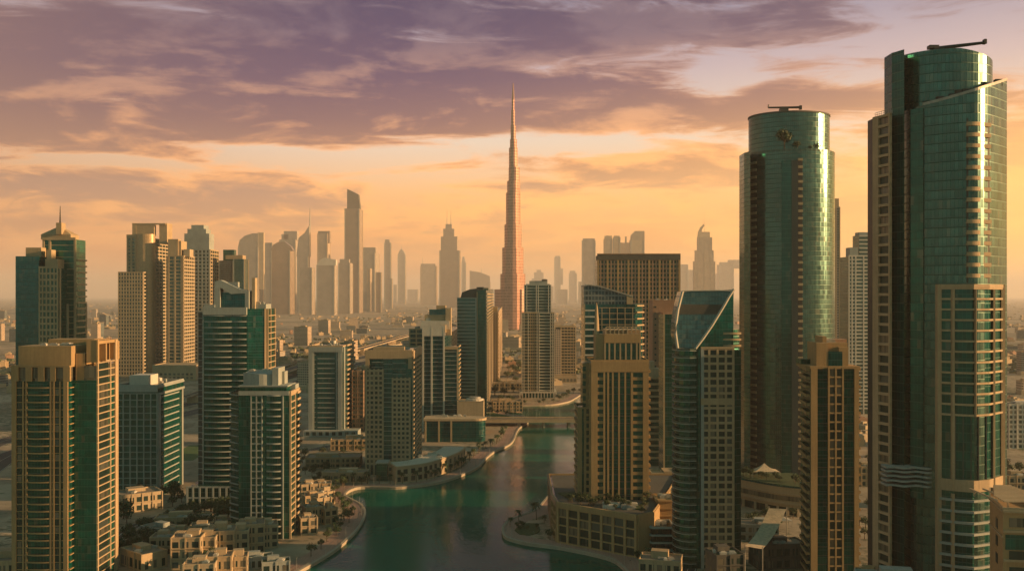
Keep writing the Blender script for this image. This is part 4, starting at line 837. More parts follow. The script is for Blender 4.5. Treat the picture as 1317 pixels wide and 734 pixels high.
for i in range(N_): a_, c_ = fp[i], fp[i + 1]; b.quad([(a_[0], a_[1] - .3, tops[i + 1]), (c_[0], c_[1] - .3, tops[i + 2]), (c_[0], c_[1] - .3, tops[i + 2] + 1.1), (a_[0], a_[1] - .3, tops[i + 1] + 1.1)]); b.quad([(a_[0], a_[1] + .3, tops[i + 1] + 1.1), (a_[0], a_[1] - .3, tops[i + 1] + 1.1), (c_[0], c_[1] - .3, tops[i + 2] + 1.1), (c_[0], c_[1] + .3, tops[i + 2] + 1.1)]); b.quad([(c_[0], c_[1] + .3, tops[i + 2]), (a_[0], a_[1] + .3, tops[i + 1]), (a_[0], a_[1] + .3, tops[i + 1] + 1.1), (c_[0], c_[1] + .3, tops[i + 2] + 1.1)])
t.add('shell_rim', b, 'metal')
for k_, px in enumerate((1196, 1212, 1216, 1232, 1240, 1246, 1252, 1262, 1290)):
    i = int((px - 1187) / 108 * N_); x, y = fp[i]; b = MB(); hh = (1.5, 1.2, 2, 1.6, 2.4, 2, 1.6, 1.2, 1.8)[k_]; b.box(x - 1.3, x + 1.3, y + 1, y + 3.2, tops[i + 1] - 1, tops[i + 1] + hh); t.add('roof_unit', b, 'dark')
def shp(px): i = (px - 1187) / 108 * N_; j = max(0, min(N_ - 1, int(i))); f_ = i - j; return (fp[j][0] + (fp[j + 1][0] - fp[j][0]) * f_, fp[j][1] + (fp[j + 1][1] - fp[j][1]) * f_)
A_, B_ = shp(1243), shp(1272); zs = levels(zp(357, 380), zp(163, 380), 4.07)
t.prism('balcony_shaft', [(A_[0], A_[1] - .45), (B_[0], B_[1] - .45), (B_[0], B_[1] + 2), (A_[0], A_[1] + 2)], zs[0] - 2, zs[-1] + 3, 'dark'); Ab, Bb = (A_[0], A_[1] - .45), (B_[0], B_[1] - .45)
t.windows(Ab, Bb, [.35], 4.2, [z + .3 for z in zs], 2.7, 'win', .15); bow(t, Ab, Bb, -.05, .62, 1.3, zs, 'sand', .5, 1.0); t.bars('floor_band', Ab, Bb, zs, 1.5, .9, 'sand', .6, 1.0)
# framed beige grid on the lower front
g = [shp(x) for x in (1205, 1216, 1232, 1250, 1270, 1288)]; g = [(x, y - .3) for x, y in g]
def frame_ring(z, h, out, mat, part='floor_band'):
    b = MB(); o = [(x, y - out) for x, y in g]
    for i in range(len(g) - 1): b.prism([o[i], o[i + 1], (g[i + 1][0], g[i + 1][1] + .4), (g[i][0], g[i][1] + .4)], z, z + h)
    t.add(part, b, mat)
zg0, zg1 = zp(535, 378), zp(372, 378)
for z in levels(zg0, zg1, 3.95): frame_ring(z, .75, 1.3, 'sand')
frame_ring(zg1 + .7, 1.3, 1.5, 'sand', 'parapet_band'); frame_ring(zp(632, 378), 4.5, 1.4, 'sand', 'parapet_band')
for z in levels(8, zp(645, 378), 4.2): frame_ring(z, .9, 1.5, 'grey')
for px, w_, z0_, z1_ in ((1206, 1.6, 0, zg1 + 2), (1224, .9, zp(632, 378), zg1), (1276, .8, zp(632, 378), zg1), (1287.5, 1.6, 0, zg1 + 2), (1224, .9, 0, zp(636, 378)), (1253, .35, zg0, zg1)):
    x, y = shp(px); b = MB(); b.box(x - w_ / 2, x + w_ / 2, y - 1.75, y + .5, z0_, z1_ + .05); t.add('pier', b, 'sand')
b = MB()
for x in (1228, 1238, 1248, 1258, 1268): q = shp(x); b.box(q[0] - .12, q[0] + .12, q[1] - .65, q[1], zp(628, 378), zg0)
t.add('mullion', b, 'dgrey'); t.prism('low_glass', [(g[0][0], g[0][1] - .25)] + [(x, y - .25) for x, y in g[1:]] + [(g[-1][0], g[-1][1] + .5), (g[0][0], g[0][1] + .5)], 0, zg1 + .5, 'g2')
# wavy bands between wing and shell
for i, y_ in enumerate((602, 607, 613, 619, 625)):
    P = [pt(1140 + 64 * k / 12, 389 + (1.2 * math.sin(k * 1.1)) - (k / 12) * 3) for k in range(13)]; Q = [(x, y + 6) for x, y in reversed(P)]; b = MB(); b.prism(P + Q, zp(y_, 389), zp(y_, 389) + .75); t.add('wavy_canopy', b, 'grey')
x, y = cxw, cyw; b = MB(); z_ = zt + 4.2; b.box(X(1199, y), X(1212, y), y - 2, y + 2, z_ - 6, z_ + 1.4); b.tube([(X(1204, y), y, z_ + 1.4), (X(1258, y), y - 6, zp(55, 402))], [.9, .6], 6); b.box(X(1256, y), X(1259, y), y - 7, y - 5, zp(57, 402), zp(51, 402)); b.box(X(1194, y), X(1206, y), y - 1.5, y + 1.5, z_ + 1.2, z_ + 2.6); t.add('cleaning_arm', b, 'dark'); t.done()

# --- AA: bottom right corner building
d = 330; pp = [(X(1273, d + 16), d + 16), (X(1290, d - 4), d - 4), (X(1345, d - 6), d - 6), (X(1345, d - 6), d + 30), (X(1273, d + 30), d + 30)]; t = Thing('apartment_block', 'tan corner building with slatted roof at the bottom right edge of the view', 'building', cen(pp)); z1 = zp(652, d)
t.prism('wall', pp, 0, z1, 'tan'); f = (pp[1], pp[2]); t.windows(*f, [.30, .62, .92], 4.2, [z1 - 5.6, z1 - 16.6, z1 - 22], 3.0, 'win', .15); t.windows(*f, [.5], 12, [z1 - 13.2], 5.0, 'g2', .3); t.bars('floor_band', *f, [z1 - 7.4, z1 - 17.2, z1 - 23.2, z1 - .8], .8, .7, 'sand'); t.windows(pp[0], pp[1], [.55], 3.2, [z1 - 8, z1 - 14, z1 - 20], 3.4, 'win', .12); t.bars('floor_band', pp[0], pp[1], [z1 - 9.4, z1 - .7], .5, .4, 'sand')
b = MB()
for i in range(13): yy = d - 4 + i * 2.2; b.box(X(1279, yy) + max(0, (4 - i)) * .8, X(1345, d), yy, yy + .9, z1 + 2.6, z1 + 3.1)
for xx in (1282, 1300, 1318): b.box(X(xx, d), X(xx, d) + .5, d, d + 20, z1 + 2.1, z1 + 2.6)
for xx, yy in ((1292, -2), (1315, -2), (1285, 18), (1315, 20)): b.box(X(xx, d), X(xx, d) + .5, d + yy, d + yy + .5, z1, z1 + 2.1)
t.add('slatted_roof', b, 'cream'); t.parapet(pp, z1, .9, .4, 'sand'); t.done()

# --- mall right of the sail top tower
cm = arc((X(985, 640), 668), 34, 34, 190, 345, 18)
PLm = [(X(950, 655), 650)] + [(X(953 + 78 * i / 12, 640 - 22 * i / 12), 650 - 34 * i / 12 - 6 * math.sin(i / 12 * 3.1)) for i in range(13)] + [(X(1040, 640), 665), (X(950, 655), 672)]
t = Thing('shopping_mall', 'curved cream mall with roof garden between the sail tower and slim tan tower', 'building', cen(PLm)); z1 = zp(619, 640)
t.prism('wall', PLm, 5, z1, 'sand'); t.slabs('floor_band', PLm, 7, 8, 3, 1.2, .8, 'cream'); t.slabs('floor_band', PLm, 13.4, 13.6, 3, .5, .5, 'cream'); t.slabs('window_strip', PLm, 9.2, 9.4, 3, 3.0, .15, 'win'); t.slabs('glass_balustrade', PLm, z1, z1 + .1, 3, 1.0, .3, 'g3'); t.prism('roof_deck', offset(PLm, -.8), z1 + .5, z1 + 1.15, 'greenroof'); t.prism('ground_glass', offset(PLm, -2), 0, 5, 'win')
for i in range(2, 13, 2): x, y = PLm[i]; b = MB(); b.box(x - .6, x + .6, y - 1.0, y + 1, 0, 5.2); t.add('column', b, 'cream')
t.done()
def tent(lbl, x, y, w_, z, hh, mat='canvas', name='tent'):
    t = Thing(name, lbl, 'canopy', (x, y)); b = MB(); n = 4; c4 = [(x - w_, y - w_ * .6), (x + w_, y - w_ * .6), (x + w_, y + w_ * .6), (x - w_, y + w_ * .6)]
    for i in range(4):
        p, q = Vector(c4[i]), Vector(c4[(i + 1) % 4]); top = Vector((x, y)); K = 5
        for k in range(K):
            a0, a1 = k / K, (k + 1) / K; z0_, z1_ = z + hh * a0 ** 1.8, z + hh * a1 ** 1.8
            v = [p.lerp(top, a0), q.lerp(top, a0), q.lerp(top, a1), p.lerp(top, a1)]; b.quad([(*v[0], z0_), (*v[1], z0_), (*v[2], z1_), (*v[3], z1_)])
    t.add('fabric_roof', b, mat)
    for p in c4: b = MB(); b.tube([(*p, z - 4), (*p, z)], .15, 6); t.add('pole', b, 'metal')
    t.done()
tent('white peaked tent on the planted mall roof', X(985, 648), 652, 9, z1 + 5.2, 5)

# ------------------------------------------------------------ far towers in the haze
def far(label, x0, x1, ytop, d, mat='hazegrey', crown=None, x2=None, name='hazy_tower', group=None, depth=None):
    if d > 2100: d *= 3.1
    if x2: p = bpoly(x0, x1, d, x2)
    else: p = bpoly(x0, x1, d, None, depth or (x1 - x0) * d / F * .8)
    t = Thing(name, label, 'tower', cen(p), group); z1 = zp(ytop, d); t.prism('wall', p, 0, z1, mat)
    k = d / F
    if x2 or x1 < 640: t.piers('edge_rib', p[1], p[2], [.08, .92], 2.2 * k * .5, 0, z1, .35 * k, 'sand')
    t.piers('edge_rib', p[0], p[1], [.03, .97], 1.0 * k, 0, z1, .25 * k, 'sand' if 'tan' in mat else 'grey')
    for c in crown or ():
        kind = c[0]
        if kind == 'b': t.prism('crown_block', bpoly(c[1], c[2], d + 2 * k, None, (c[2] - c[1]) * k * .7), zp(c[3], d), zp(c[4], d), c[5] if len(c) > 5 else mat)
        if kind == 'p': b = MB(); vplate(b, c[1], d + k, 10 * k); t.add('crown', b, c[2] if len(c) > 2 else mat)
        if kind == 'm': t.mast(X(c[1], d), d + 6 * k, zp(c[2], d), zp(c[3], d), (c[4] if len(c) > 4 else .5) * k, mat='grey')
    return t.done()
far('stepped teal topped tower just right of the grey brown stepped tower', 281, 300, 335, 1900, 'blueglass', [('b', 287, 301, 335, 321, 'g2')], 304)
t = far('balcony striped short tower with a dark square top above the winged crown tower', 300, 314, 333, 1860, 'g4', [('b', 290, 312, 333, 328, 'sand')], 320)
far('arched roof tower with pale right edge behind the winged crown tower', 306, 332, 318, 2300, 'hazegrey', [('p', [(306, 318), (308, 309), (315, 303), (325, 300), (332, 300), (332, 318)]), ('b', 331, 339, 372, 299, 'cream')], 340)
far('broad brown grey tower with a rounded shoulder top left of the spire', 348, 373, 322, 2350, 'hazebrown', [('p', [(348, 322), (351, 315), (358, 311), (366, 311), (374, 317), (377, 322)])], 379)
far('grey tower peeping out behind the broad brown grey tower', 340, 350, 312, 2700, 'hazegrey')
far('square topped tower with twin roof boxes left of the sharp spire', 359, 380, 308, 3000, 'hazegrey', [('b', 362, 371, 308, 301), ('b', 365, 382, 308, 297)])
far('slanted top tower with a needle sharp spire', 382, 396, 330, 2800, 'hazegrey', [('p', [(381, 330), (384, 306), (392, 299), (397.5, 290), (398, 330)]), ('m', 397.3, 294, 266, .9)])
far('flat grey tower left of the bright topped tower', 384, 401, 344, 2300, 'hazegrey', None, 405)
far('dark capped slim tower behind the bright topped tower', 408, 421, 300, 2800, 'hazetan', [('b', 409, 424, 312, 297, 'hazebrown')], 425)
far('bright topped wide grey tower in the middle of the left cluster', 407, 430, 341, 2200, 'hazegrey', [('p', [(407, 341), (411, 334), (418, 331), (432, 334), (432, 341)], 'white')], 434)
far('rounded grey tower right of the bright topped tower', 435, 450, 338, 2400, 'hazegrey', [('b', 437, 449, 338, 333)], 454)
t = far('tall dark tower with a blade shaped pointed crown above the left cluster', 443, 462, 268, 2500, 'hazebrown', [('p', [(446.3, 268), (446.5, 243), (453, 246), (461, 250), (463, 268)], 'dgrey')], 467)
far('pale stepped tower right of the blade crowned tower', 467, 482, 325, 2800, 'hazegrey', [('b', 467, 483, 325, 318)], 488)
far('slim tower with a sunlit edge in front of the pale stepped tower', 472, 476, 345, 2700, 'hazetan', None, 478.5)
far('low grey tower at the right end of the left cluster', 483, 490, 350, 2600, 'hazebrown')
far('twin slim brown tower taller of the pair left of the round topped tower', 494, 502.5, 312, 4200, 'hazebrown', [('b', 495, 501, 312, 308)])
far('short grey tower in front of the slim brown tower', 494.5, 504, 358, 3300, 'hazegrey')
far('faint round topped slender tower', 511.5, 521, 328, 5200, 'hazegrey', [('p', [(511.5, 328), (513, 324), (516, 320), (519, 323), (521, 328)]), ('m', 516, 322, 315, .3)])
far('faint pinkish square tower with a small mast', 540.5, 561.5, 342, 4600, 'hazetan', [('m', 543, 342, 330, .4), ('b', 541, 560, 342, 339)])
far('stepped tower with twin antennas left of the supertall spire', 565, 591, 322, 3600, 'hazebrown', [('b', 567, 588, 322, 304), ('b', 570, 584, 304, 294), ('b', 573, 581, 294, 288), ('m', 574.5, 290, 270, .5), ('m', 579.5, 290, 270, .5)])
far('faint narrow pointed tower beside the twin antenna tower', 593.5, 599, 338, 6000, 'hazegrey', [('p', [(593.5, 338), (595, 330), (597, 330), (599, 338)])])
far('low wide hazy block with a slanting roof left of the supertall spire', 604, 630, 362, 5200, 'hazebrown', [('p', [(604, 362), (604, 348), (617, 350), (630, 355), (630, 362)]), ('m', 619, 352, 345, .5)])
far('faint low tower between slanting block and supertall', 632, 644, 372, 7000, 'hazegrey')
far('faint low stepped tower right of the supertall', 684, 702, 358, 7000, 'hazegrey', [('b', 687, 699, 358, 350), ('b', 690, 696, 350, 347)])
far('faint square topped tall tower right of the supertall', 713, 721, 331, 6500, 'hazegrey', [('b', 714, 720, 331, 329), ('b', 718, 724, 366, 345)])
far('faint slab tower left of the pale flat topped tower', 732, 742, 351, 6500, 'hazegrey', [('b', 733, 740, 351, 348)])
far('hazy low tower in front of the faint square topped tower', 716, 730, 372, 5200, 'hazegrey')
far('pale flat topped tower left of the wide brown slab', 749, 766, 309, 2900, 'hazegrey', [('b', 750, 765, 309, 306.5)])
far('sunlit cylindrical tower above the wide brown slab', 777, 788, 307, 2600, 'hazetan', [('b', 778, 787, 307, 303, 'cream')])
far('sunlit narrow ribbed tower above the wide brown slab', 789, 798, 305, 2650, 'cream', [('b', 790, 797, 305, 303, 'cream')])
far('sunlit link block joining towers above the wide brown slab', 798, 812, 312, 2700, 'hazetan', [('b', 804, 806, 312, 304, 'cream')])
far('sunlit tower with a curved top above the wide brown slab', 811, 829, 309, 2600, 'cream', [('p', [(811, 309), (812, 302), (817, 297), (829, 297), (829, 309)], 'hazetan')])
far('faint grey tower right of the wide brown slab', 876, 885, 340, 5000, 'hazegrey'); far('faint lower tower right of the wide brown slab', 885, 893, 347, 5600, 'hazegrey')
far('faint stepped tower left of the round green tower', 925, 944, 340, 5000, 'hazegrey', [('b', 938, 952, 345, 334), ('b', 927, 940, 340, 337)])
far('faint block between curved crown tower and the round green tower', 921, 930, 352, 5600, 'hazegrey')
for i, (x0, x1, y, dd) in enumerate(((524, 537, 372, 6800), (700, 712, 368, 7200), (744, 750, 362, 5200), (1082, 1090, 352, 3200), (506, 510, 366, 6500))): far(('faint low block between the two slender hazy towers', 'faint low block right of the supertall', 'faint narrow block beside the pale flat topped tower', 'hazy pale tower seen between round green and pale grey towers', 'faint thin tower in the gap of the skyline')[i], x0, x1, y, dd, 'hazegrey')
# curved crown tower with spire (right)
d = 8300; k = d / F; t = Thing('hazy_tower', 'cream hotel tower with a curved horn crown and twin spires', 'tower', pt(906, d + 15))
for x0, x1, y, dd in ((892, 920, 336, 0), (894, 918, 322, 4), (897, 916, 305, 8)): pz = bpoly(x0, x1, d + dd, None, 30); t.prism('wall', pz, 0, zp(y, d), 'hazetan'); t.piers('edge_rib', pz[0], pz[1], [.03, .2, .5, .8, .97], 1.6, 0, zp(y, d), 1, 'cream')
b = MB(); vplate(b, [(897, 306), (898, 298), (901, 292), (905, 288), (906, 290), (903, 295), (902, 301), (902, 306)], d + 10, 14); t.add('curved_horn', b, 'cream'); t.prism('crown_block', bpoly(901, 913, d + 12, None, 14), zp(305, d), zp(298, d), 'cream'); t.mast(X(904.5, d), d + 14, zp(291, d), zp(273, d), .8); t.mast(X(906.5, d), d + 14, zp(298, d), zp(272, d), .8); t.done()
# supertall
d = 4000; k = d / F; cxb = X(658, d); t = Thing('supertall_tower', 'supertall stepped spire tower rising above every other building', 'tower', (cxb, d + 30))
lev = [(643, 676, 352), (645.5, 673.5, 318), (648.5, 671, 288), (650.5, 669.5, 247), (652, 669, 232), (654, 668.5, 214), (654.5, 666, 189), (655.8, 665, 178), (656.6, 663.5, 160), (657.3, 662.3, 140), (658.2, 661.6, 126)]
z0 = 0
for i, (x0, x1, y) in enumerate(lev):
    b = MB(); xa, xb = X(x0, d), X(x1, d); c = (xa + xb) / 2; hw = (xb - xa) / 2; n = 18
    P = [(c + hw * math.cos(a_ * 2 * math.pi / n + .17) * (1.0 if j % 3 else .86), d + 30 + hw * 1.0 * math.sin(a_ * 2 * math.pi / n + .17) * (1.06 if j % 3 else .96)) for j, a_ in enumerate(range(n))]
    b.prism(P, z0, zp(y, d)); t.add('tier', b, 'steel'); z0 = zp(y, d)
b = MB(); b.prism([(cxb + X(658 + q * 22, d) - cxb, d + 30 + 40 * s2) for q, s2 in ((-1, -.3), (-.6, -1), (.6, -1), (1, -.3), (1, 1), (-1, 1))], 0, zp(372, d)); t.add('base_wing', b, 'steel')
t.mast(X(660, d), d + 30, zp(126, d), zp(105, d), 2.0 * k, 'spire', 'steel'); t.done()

# ------------------------------------------------------------ low buildings by the water
def inpoly(p, poly):
    c = False; n = len(poly); x, y = p
    for i in range(n):
        (x0, y0), (x1, y1) = poly[i], poly[i - 1]
        if (y0 > y) != (y1 > y) and x < (x1 - x0) * (y - y0) / (y1 - y0) + x0: c = not c
    return c
def villa(label, px, d, w_, dp, h, yaw=0, mat='sand', group=None, floors=3, seed=0, roof='roof', cat='house', name='terrace_house', pergola=False):
    rr = random.Random(seed * 31 + int(px)); x, y = pt(px, d); p = rect(x, y, w_, dp, yaw); t = Thing(name, label, cat, (x, y), group)
    t.prism('wall', p, 0, h, mat); t.parapet(p, h, .9, .35, mat); t.prism('roof_deck', offset(p, -.36), h + .01, h + .08, roof)
    nw = max(2, int(w_ / 4)); fh = h / floors; zs = [fh * i + .9 for i in range(floors)]
    t.windows(p[0], p[1], [(i + .5) / nw for i in range(nw)], w_ / nw * .62, zs, fh * .58, 'win', .06); t.bars('floor_band', p[0], p[1], [fh * i + .2 for i in range(1, floors)], .35, .7, mat)
    nd = max(2, int(dp / 4.5)); t.windows(p[1], p[2], [(i + .5) / nd for i in range(nd)], 1.8, zs, fh * .5, 'win', .06); t.windows(p[3], p[0], [(i + .5) / nd for i in range(nd)], 1.8, zs, fh * .5, 'win', .06)
    q = rect(x + rr.uniform(-.15, .15) * w_, y + rr.uniform(0, .2) * dp, w_ * .42, dp * .4, yaw); t.prism('upper_storey', q, h + .08, h + rr.uniform(2.2, 3.6), mat)
    t.piers('pier', p[0], p[1], [i / (nw // 2 + 1) for i in range(nw // 2 + 2)], .7, 0, h + .8, .5, mat)
    if pergola:
        b = MB(); q = rect(x - w_ * .2, y - dp * .2, w_ * .35, dp * .35, yaw); Lx, tt, nn = t.edge(q[0], q[1])
        for i in range(6): b.obox(q[0], tt, (-nn[0], -nn[1]), i * Lx / 6, i * Lx / 6 + .3, 0, dp * .35, h + 2.6, h + 2.8)
        for c in q: b.box(c[0] - .1, c[0] + .1, c[1] - .1, c[1] + .1, h, h + 2.6)
        t.add('pergola', b, 'cream')
    t.roofbits(rect(x, y, w_ * .7, dp * .6, yaw), h + .08, rr.randint(2, 4), seed, 1.0)
    return t.done()
row = [(243, 505, 15, 16, 15.5, 6), (264, 512, 13, 16, 14, 8), (285, 519, 15, 16, 15.5, 10), (305, 527, 13, 15, 13.5, 12), (324, 536, 14, 15, 15, 14), (343, 546, 12, 14, 12, 16)]
nm = ('first', 'second', 'third', 'fourth', 'fifth', 'sixth')
for i, (px, dd, w_, dp, h, yw) in enumerate(row): villa(f'{nm[i]} house from the left in the cream terrace below the balcony tower', px, dd, w_, dp, h, yw, 'cream' if i % 2 else 'sand', 'cream terrace houses', 3, i, pergola=i % 2 == 0)
for i, (px, dd, w_, dp, h, yw) in enumerate(((258, 470, 15, 11, 11, 8), (282, 478, 13, 11, 12.5, 10), (303, 486, 12, 10, 10, 12))): villa(('left', 'middle', 'right')[i] + ' house of the lower terrace row at the bottom edge by the quay', px, dd, w_, dp, h, yw, 'sand' if i % 2 else 'cream', 'lower terrace houses', 2, 70 + i, pergola=True)
for i, (px, dd, w_, dp, h, yw) in enumerate(((212, 530, 13, 12, 9, 4), (228, 548, 12, 12, 8, 6), (262, 560, 14, 10, 8, 10), (288, 572, 12, 10, 8, 12))): villa(('pale villa left of the courtyard garden', 'small villa with pergola in the courtyard garden', 'long villa behind the cream terrace row', 'villa at the foot of the balcony tower by the courtyard')[i], px, dd, w_, dp, h, yw, 'sand' if i % 2 else 'cream', None, 2, 80 + i, pergola=i % 2 == 1)
for i, (px, dd, w_, dp, h, yw) in enumerate(((401, 640, 13, 12, 9, 30), (413, 622, 10, 10, 11, 34), (402, 600, 12, 11, 10, 28), (416, 655, 11, 11, 8, 40), (421, 600, 9, 9, 9, 40), (398, 678, 13, 12, 9, 20), (415, 690, 12, 12, 7, 10), (396, 575, 10, 11, 9, 20))):
    villa(('cream villa nearest the tip of the round promenade', 'tall narrow cream villa in the villa cluster', 'villa with arched terrace close to the balcony tower', 'low cream villa facing the round quay', 'golden villa touching the promenade curve', 'villa at the back of the villa cluster', 'low villa beside the planted bank', 'villa tucked under the balcony tower')[i], px, dd, w_, dp, h, yw, 'cream' if i % 2 else 'sand', 'villas on the left headland', 2, 20 + i, pergola=i % 3 == 0)
villa('long cream car park building between the golden tower and the grey block', 178, 640, 26, 20, 11, 35, 'cream', None, 2, 41, name='low_building', cat='building')
villa('flat roofed clubhouse among the courtyard trees', 236, 590, 32, 12, 6, 8, 'sand', None, 1, 42, name='low_building', cat='building')
villa('pale low building with skylights at the bottom left courtyard', 185, 505, 22, 14, 8, -40, 'sand', None, 1, 43, name='low_building', cat='building')
villa('low grey roofed building behind the skylight building', 205, 560, 18, 12, 7, -30, 'grey', None, 1, 44, name='low_building', cat='building')
villa('corner of a golden roofed block at the bottom left', 12, 480, 30, 20, 11, 10, 'sand', None, 2, 45, name='low_building', cat='building')
villa('small glass pavilion with dark roof on the bottom quay', 355, 495, 14, 8, 5, 14, 'grey', None, 1, 46, 'greenroof', name='pavilion', cat='building')
villa('green roofed waterside cafe below the balcony tower', 330, 502, 16, 8, 5.5, 14, 'grey', None, 1, 47, 'greenroof', name='cafe', cat='building')
villa('wide low beige building left of the small window tower', 430, 800, 44, 22, 8, 4, 'sand', None, 2, 48, name='low_building', cat='building')
villa('beige garden wall building with dark arches at the plaza', 445, 735, 34, 14, 7, 0, 'cream', None, 1, 49, name='low_building', cat='building')
villa('sandy office block on the plaza behind the small window tower', 452, 890, 36, 20, 9, 5, 'sand', None, 2, 50, name='low_building', cat='building')
villa('brown block standing between the framed glass block and small window tower', 462, 1010, 12, 20, 62, 0, 'brown', None, 14, 51, name='low_building', cat='building')
villa('low yellow block far behind the framed glass block', 486, 1250, 40, 25, 12, 0, 'cream', None, 3, 52, name='low_building', cat='building')
villa('pale flat building right of the striped dark tower by the bridge', 652, 1180, 36, 20, 12, 6, 'sand', None, 3, 53, name='low_building', cat='building')
villa('long sandy building behind the trees by the far bend', 655, 1450, 46, 22, 10, 0, 'cream', None, 2, 54, name='low_building', cat='building')
villa('pale banded block at the right edge behind the tallest tower', 1311, 900, 30, 20, 40, 0, 'white', None, 9, 55, name='low_building', cat='building')
villa('small sandy block below the pale banded block at the right edge', 1306, 640, 16, 14, 22, 0, 'sand', None, 5, 56, name='low_building', cat='building')
villa('low sandy block seen right of the slim tan tower', 1117, 720, 16, 14, 14, 0, 'sand', None, 3, 57, name='low_building', cat='building')
villa('flat grey roof below the mall in the right corner cluster', 975, 560, 22, 14, 9, -10, 'grey', None, 2, 58, name='low_building', cat='building')
villa('dark green walled block in front of the sail top tower', 932, 462, 14, 14, 18, 10, 'dgrey', None, 4, 59, 'greenroof', name='low_building', cat='building')
villa('low block with pale tanks at the bottom beside the tallest tower', 1150, 352, 26, 12, 38, -12, 'grey', None, 6, 60, name='low_building', cat='building')
villa('bright roofed block at the foot of the slim tan tower', 1118, 398, 12, 12, 26, -25, 'tan', None, 5, 61, name='low_building', cat='building')
villa('flat roofed block beneath the tallest tower', 1215, 345, 24, 10, 36, 0, 'grey', None, 6, 62, name='low_building', cat='building')
villa('small dark block under the long canvas canopy', 1000, 505, 26, 14, 12, 8, 'dgrey', None, 2, 63, name='low_building', cat='building')
villa('low block beside the quay left of the sail top tower', 850, 478, 20, 14, 11, -14, 'sand', None, 2, 64, name='low_building', cat='building')
# canopy, bottom right
x, y = pt(990, 500); t = Thing('canopy', 'long sloping canvas canopy beside the mall at the bottom right', 'canopy', (x, y)); b = MB()
c0, c1, c2, c3 = (X(957, 480), 478, 17), (X(978, 480), 476, 16), (X(1022, 505), 520, 26), (X(1000, 505), 522, 26)
for k in range(6):
    a0, a1 = k / 6, (k + 1) / 6; sag = lambda a: 2.5 * math.sin(a * math.pi); l = lambda p, q, a: tuple(p[i] + (q[i] - p[i]) * a - (sag(a) if i == 2 else 0) for i in range(3)); b.quad([l(c0, c3, a0), l(c1, c2, a0), l(c1, c2, a1), l(c0, c3, a1)])
t.add('fabric_roof', b, 'canvas')
for c in (c0, c1, c2, c3): b = MB(); b.tube([(c[0], c[1], 0), (c[0], c[1], c[2] + 1)], .25, 6); t.add('pole', b, 'metal')
t.done(); tent('small grey tent by the flat roofs under the mall', X(1005, 545), 548, 6, 14, 3, 'metal')
# curved shops
bankR = [p for p in left_bank if 600 < p[1] < 960 and X(500, p[1]) < p[0] < X(640, p[1])]
inn, out_ = strip(bankR, 15, 34); poly = inn[2:-6]; back = out_[2:-6]
ft = list(poly) + list(reversed(back)); area = sum(ft[i - 1][0] * ft[i][1] - ft[i][0] * ft[i - 1][1] for i in range(len(ft)))
t = Thing('curved_arcade', 'curved cream shopping arcade following the left quay before the small window tower', 'building', cen(ft)); fp_ = ft if area > 0 else list(reversed(ft)); hs = 12.5
t.prism('wall', fp_, 0, hs, 'cream'); t.prism('roof_deck', offset(fp_, -.7), hs, hs + .25, 'white'); t.slabs('cornice', fp_, hs - .8, hs - .7, 3, .7, .5, 'cream'); t.slabs('floor_band', fp_, 5, 5.1, 3, .5, .4, 'cream')
for i in range(len(poly) - 1):
    A_, B_ = (poly[i], poly[i + 1]) if area > 0 else (poly[i + 1], poly[i])
    if math.dist(A_, B_) > 1.5: t.windows(A_, B_, [.5], min(3.4, math.dist(A_, B_) * .6), [1, 6.6], 3.4, 'win', .15)
t.roofbits([poly[2], poly[-3], back[-3], back[2]], hs + .25, 7, 3, 1.6); t.done()
# teal round ended block by the bridge
d = 930; cr = arc((X(612, d), d + 10), 9, 10, -90, 60, 8); pr = [(X(546, d), d)] + cr + [(X(560, d), d + 26), (X(546, d), d + 22)]
t = Thing('office_block', 'low teal glass block with rounded end and flat pale roof beside the bridge', 'building', cen(pr)); zt = zp(541, d) ; t.prism('curtain_wall', pr, 0, zt, 'g3'); t.prism('roof_slab', offset(pr, 1), zt, zt + 2.2, 'cream'); t.slabs('floor_band', pr, 5, zt - 1, 4.6, .45, .25, 'g2'); t.piers('pier', pr[0], pr[1], [.02, .28, .52], 1.6, 0, zt, .8, 'sand'); t.roofbits(pr, zt + 2.2, 6, 3, 2); t.done()
d = 985; pp = bpoly(588, 622, d, None, 24); t = Thing('utility_building', 'blank beige box building with a small domed roof between teal block and striped tower', 'building', cen(pp)); z1 = zp(517, d); t.prism('wall', pp, 0, z1, 'cream'); t.parapet(pp, z1, 1, .5, 'sand'); b = MB(); b.prism(arc((X(610, d), d + 12), 9, 8, 0, 345, 16), z1, z1 + 2.6); t.add('roof_disc', b, 'white'); b = MB(); b.prism(arc((X(610, d), d + 12), 6, 5, 0, 345, 16), z1 + 2.6, z1 + 4.4); t.add('roof_disc', b, 'metal'); t.done()
# glass lobby in front of the small window tower, pale arcade each side
d = 735; pp = bpoly(484, 498, d, None, 12); t = Thing('glass_lobby', 'dark glass lobby box at the foot of the small window tower', 'building', cen(pp)); t.prism('curtain_wall', pp, 0, 13, 'g2'); t.prism('roof_slab', offset(pp, .6), 13, 14, 'grey'); t.done()
d = 738; pp = bpoly(499, 524, d, None, 12); t = Thing('arcade', 'two storey cream arcade right of the dark glass lobby', 'building', cen(pp)); t.prism('wall', pp, 0, 12, 'cream'); t.windows(pp[0], pp[1], [.12, .37, .62, .87], 2.4, [1], 4.4, 'win', .12); t.windows(pp[0], pp[1], [.12, .37, .62, .87], 1.6, [7.2], 2.6, 'win', .12); t.bars('cornice', pp[0], pp[1], [6, 11.6], .5, .6, 'sand'); t.parapet(pp, 12, .8, .3, 'cream'); t.done()

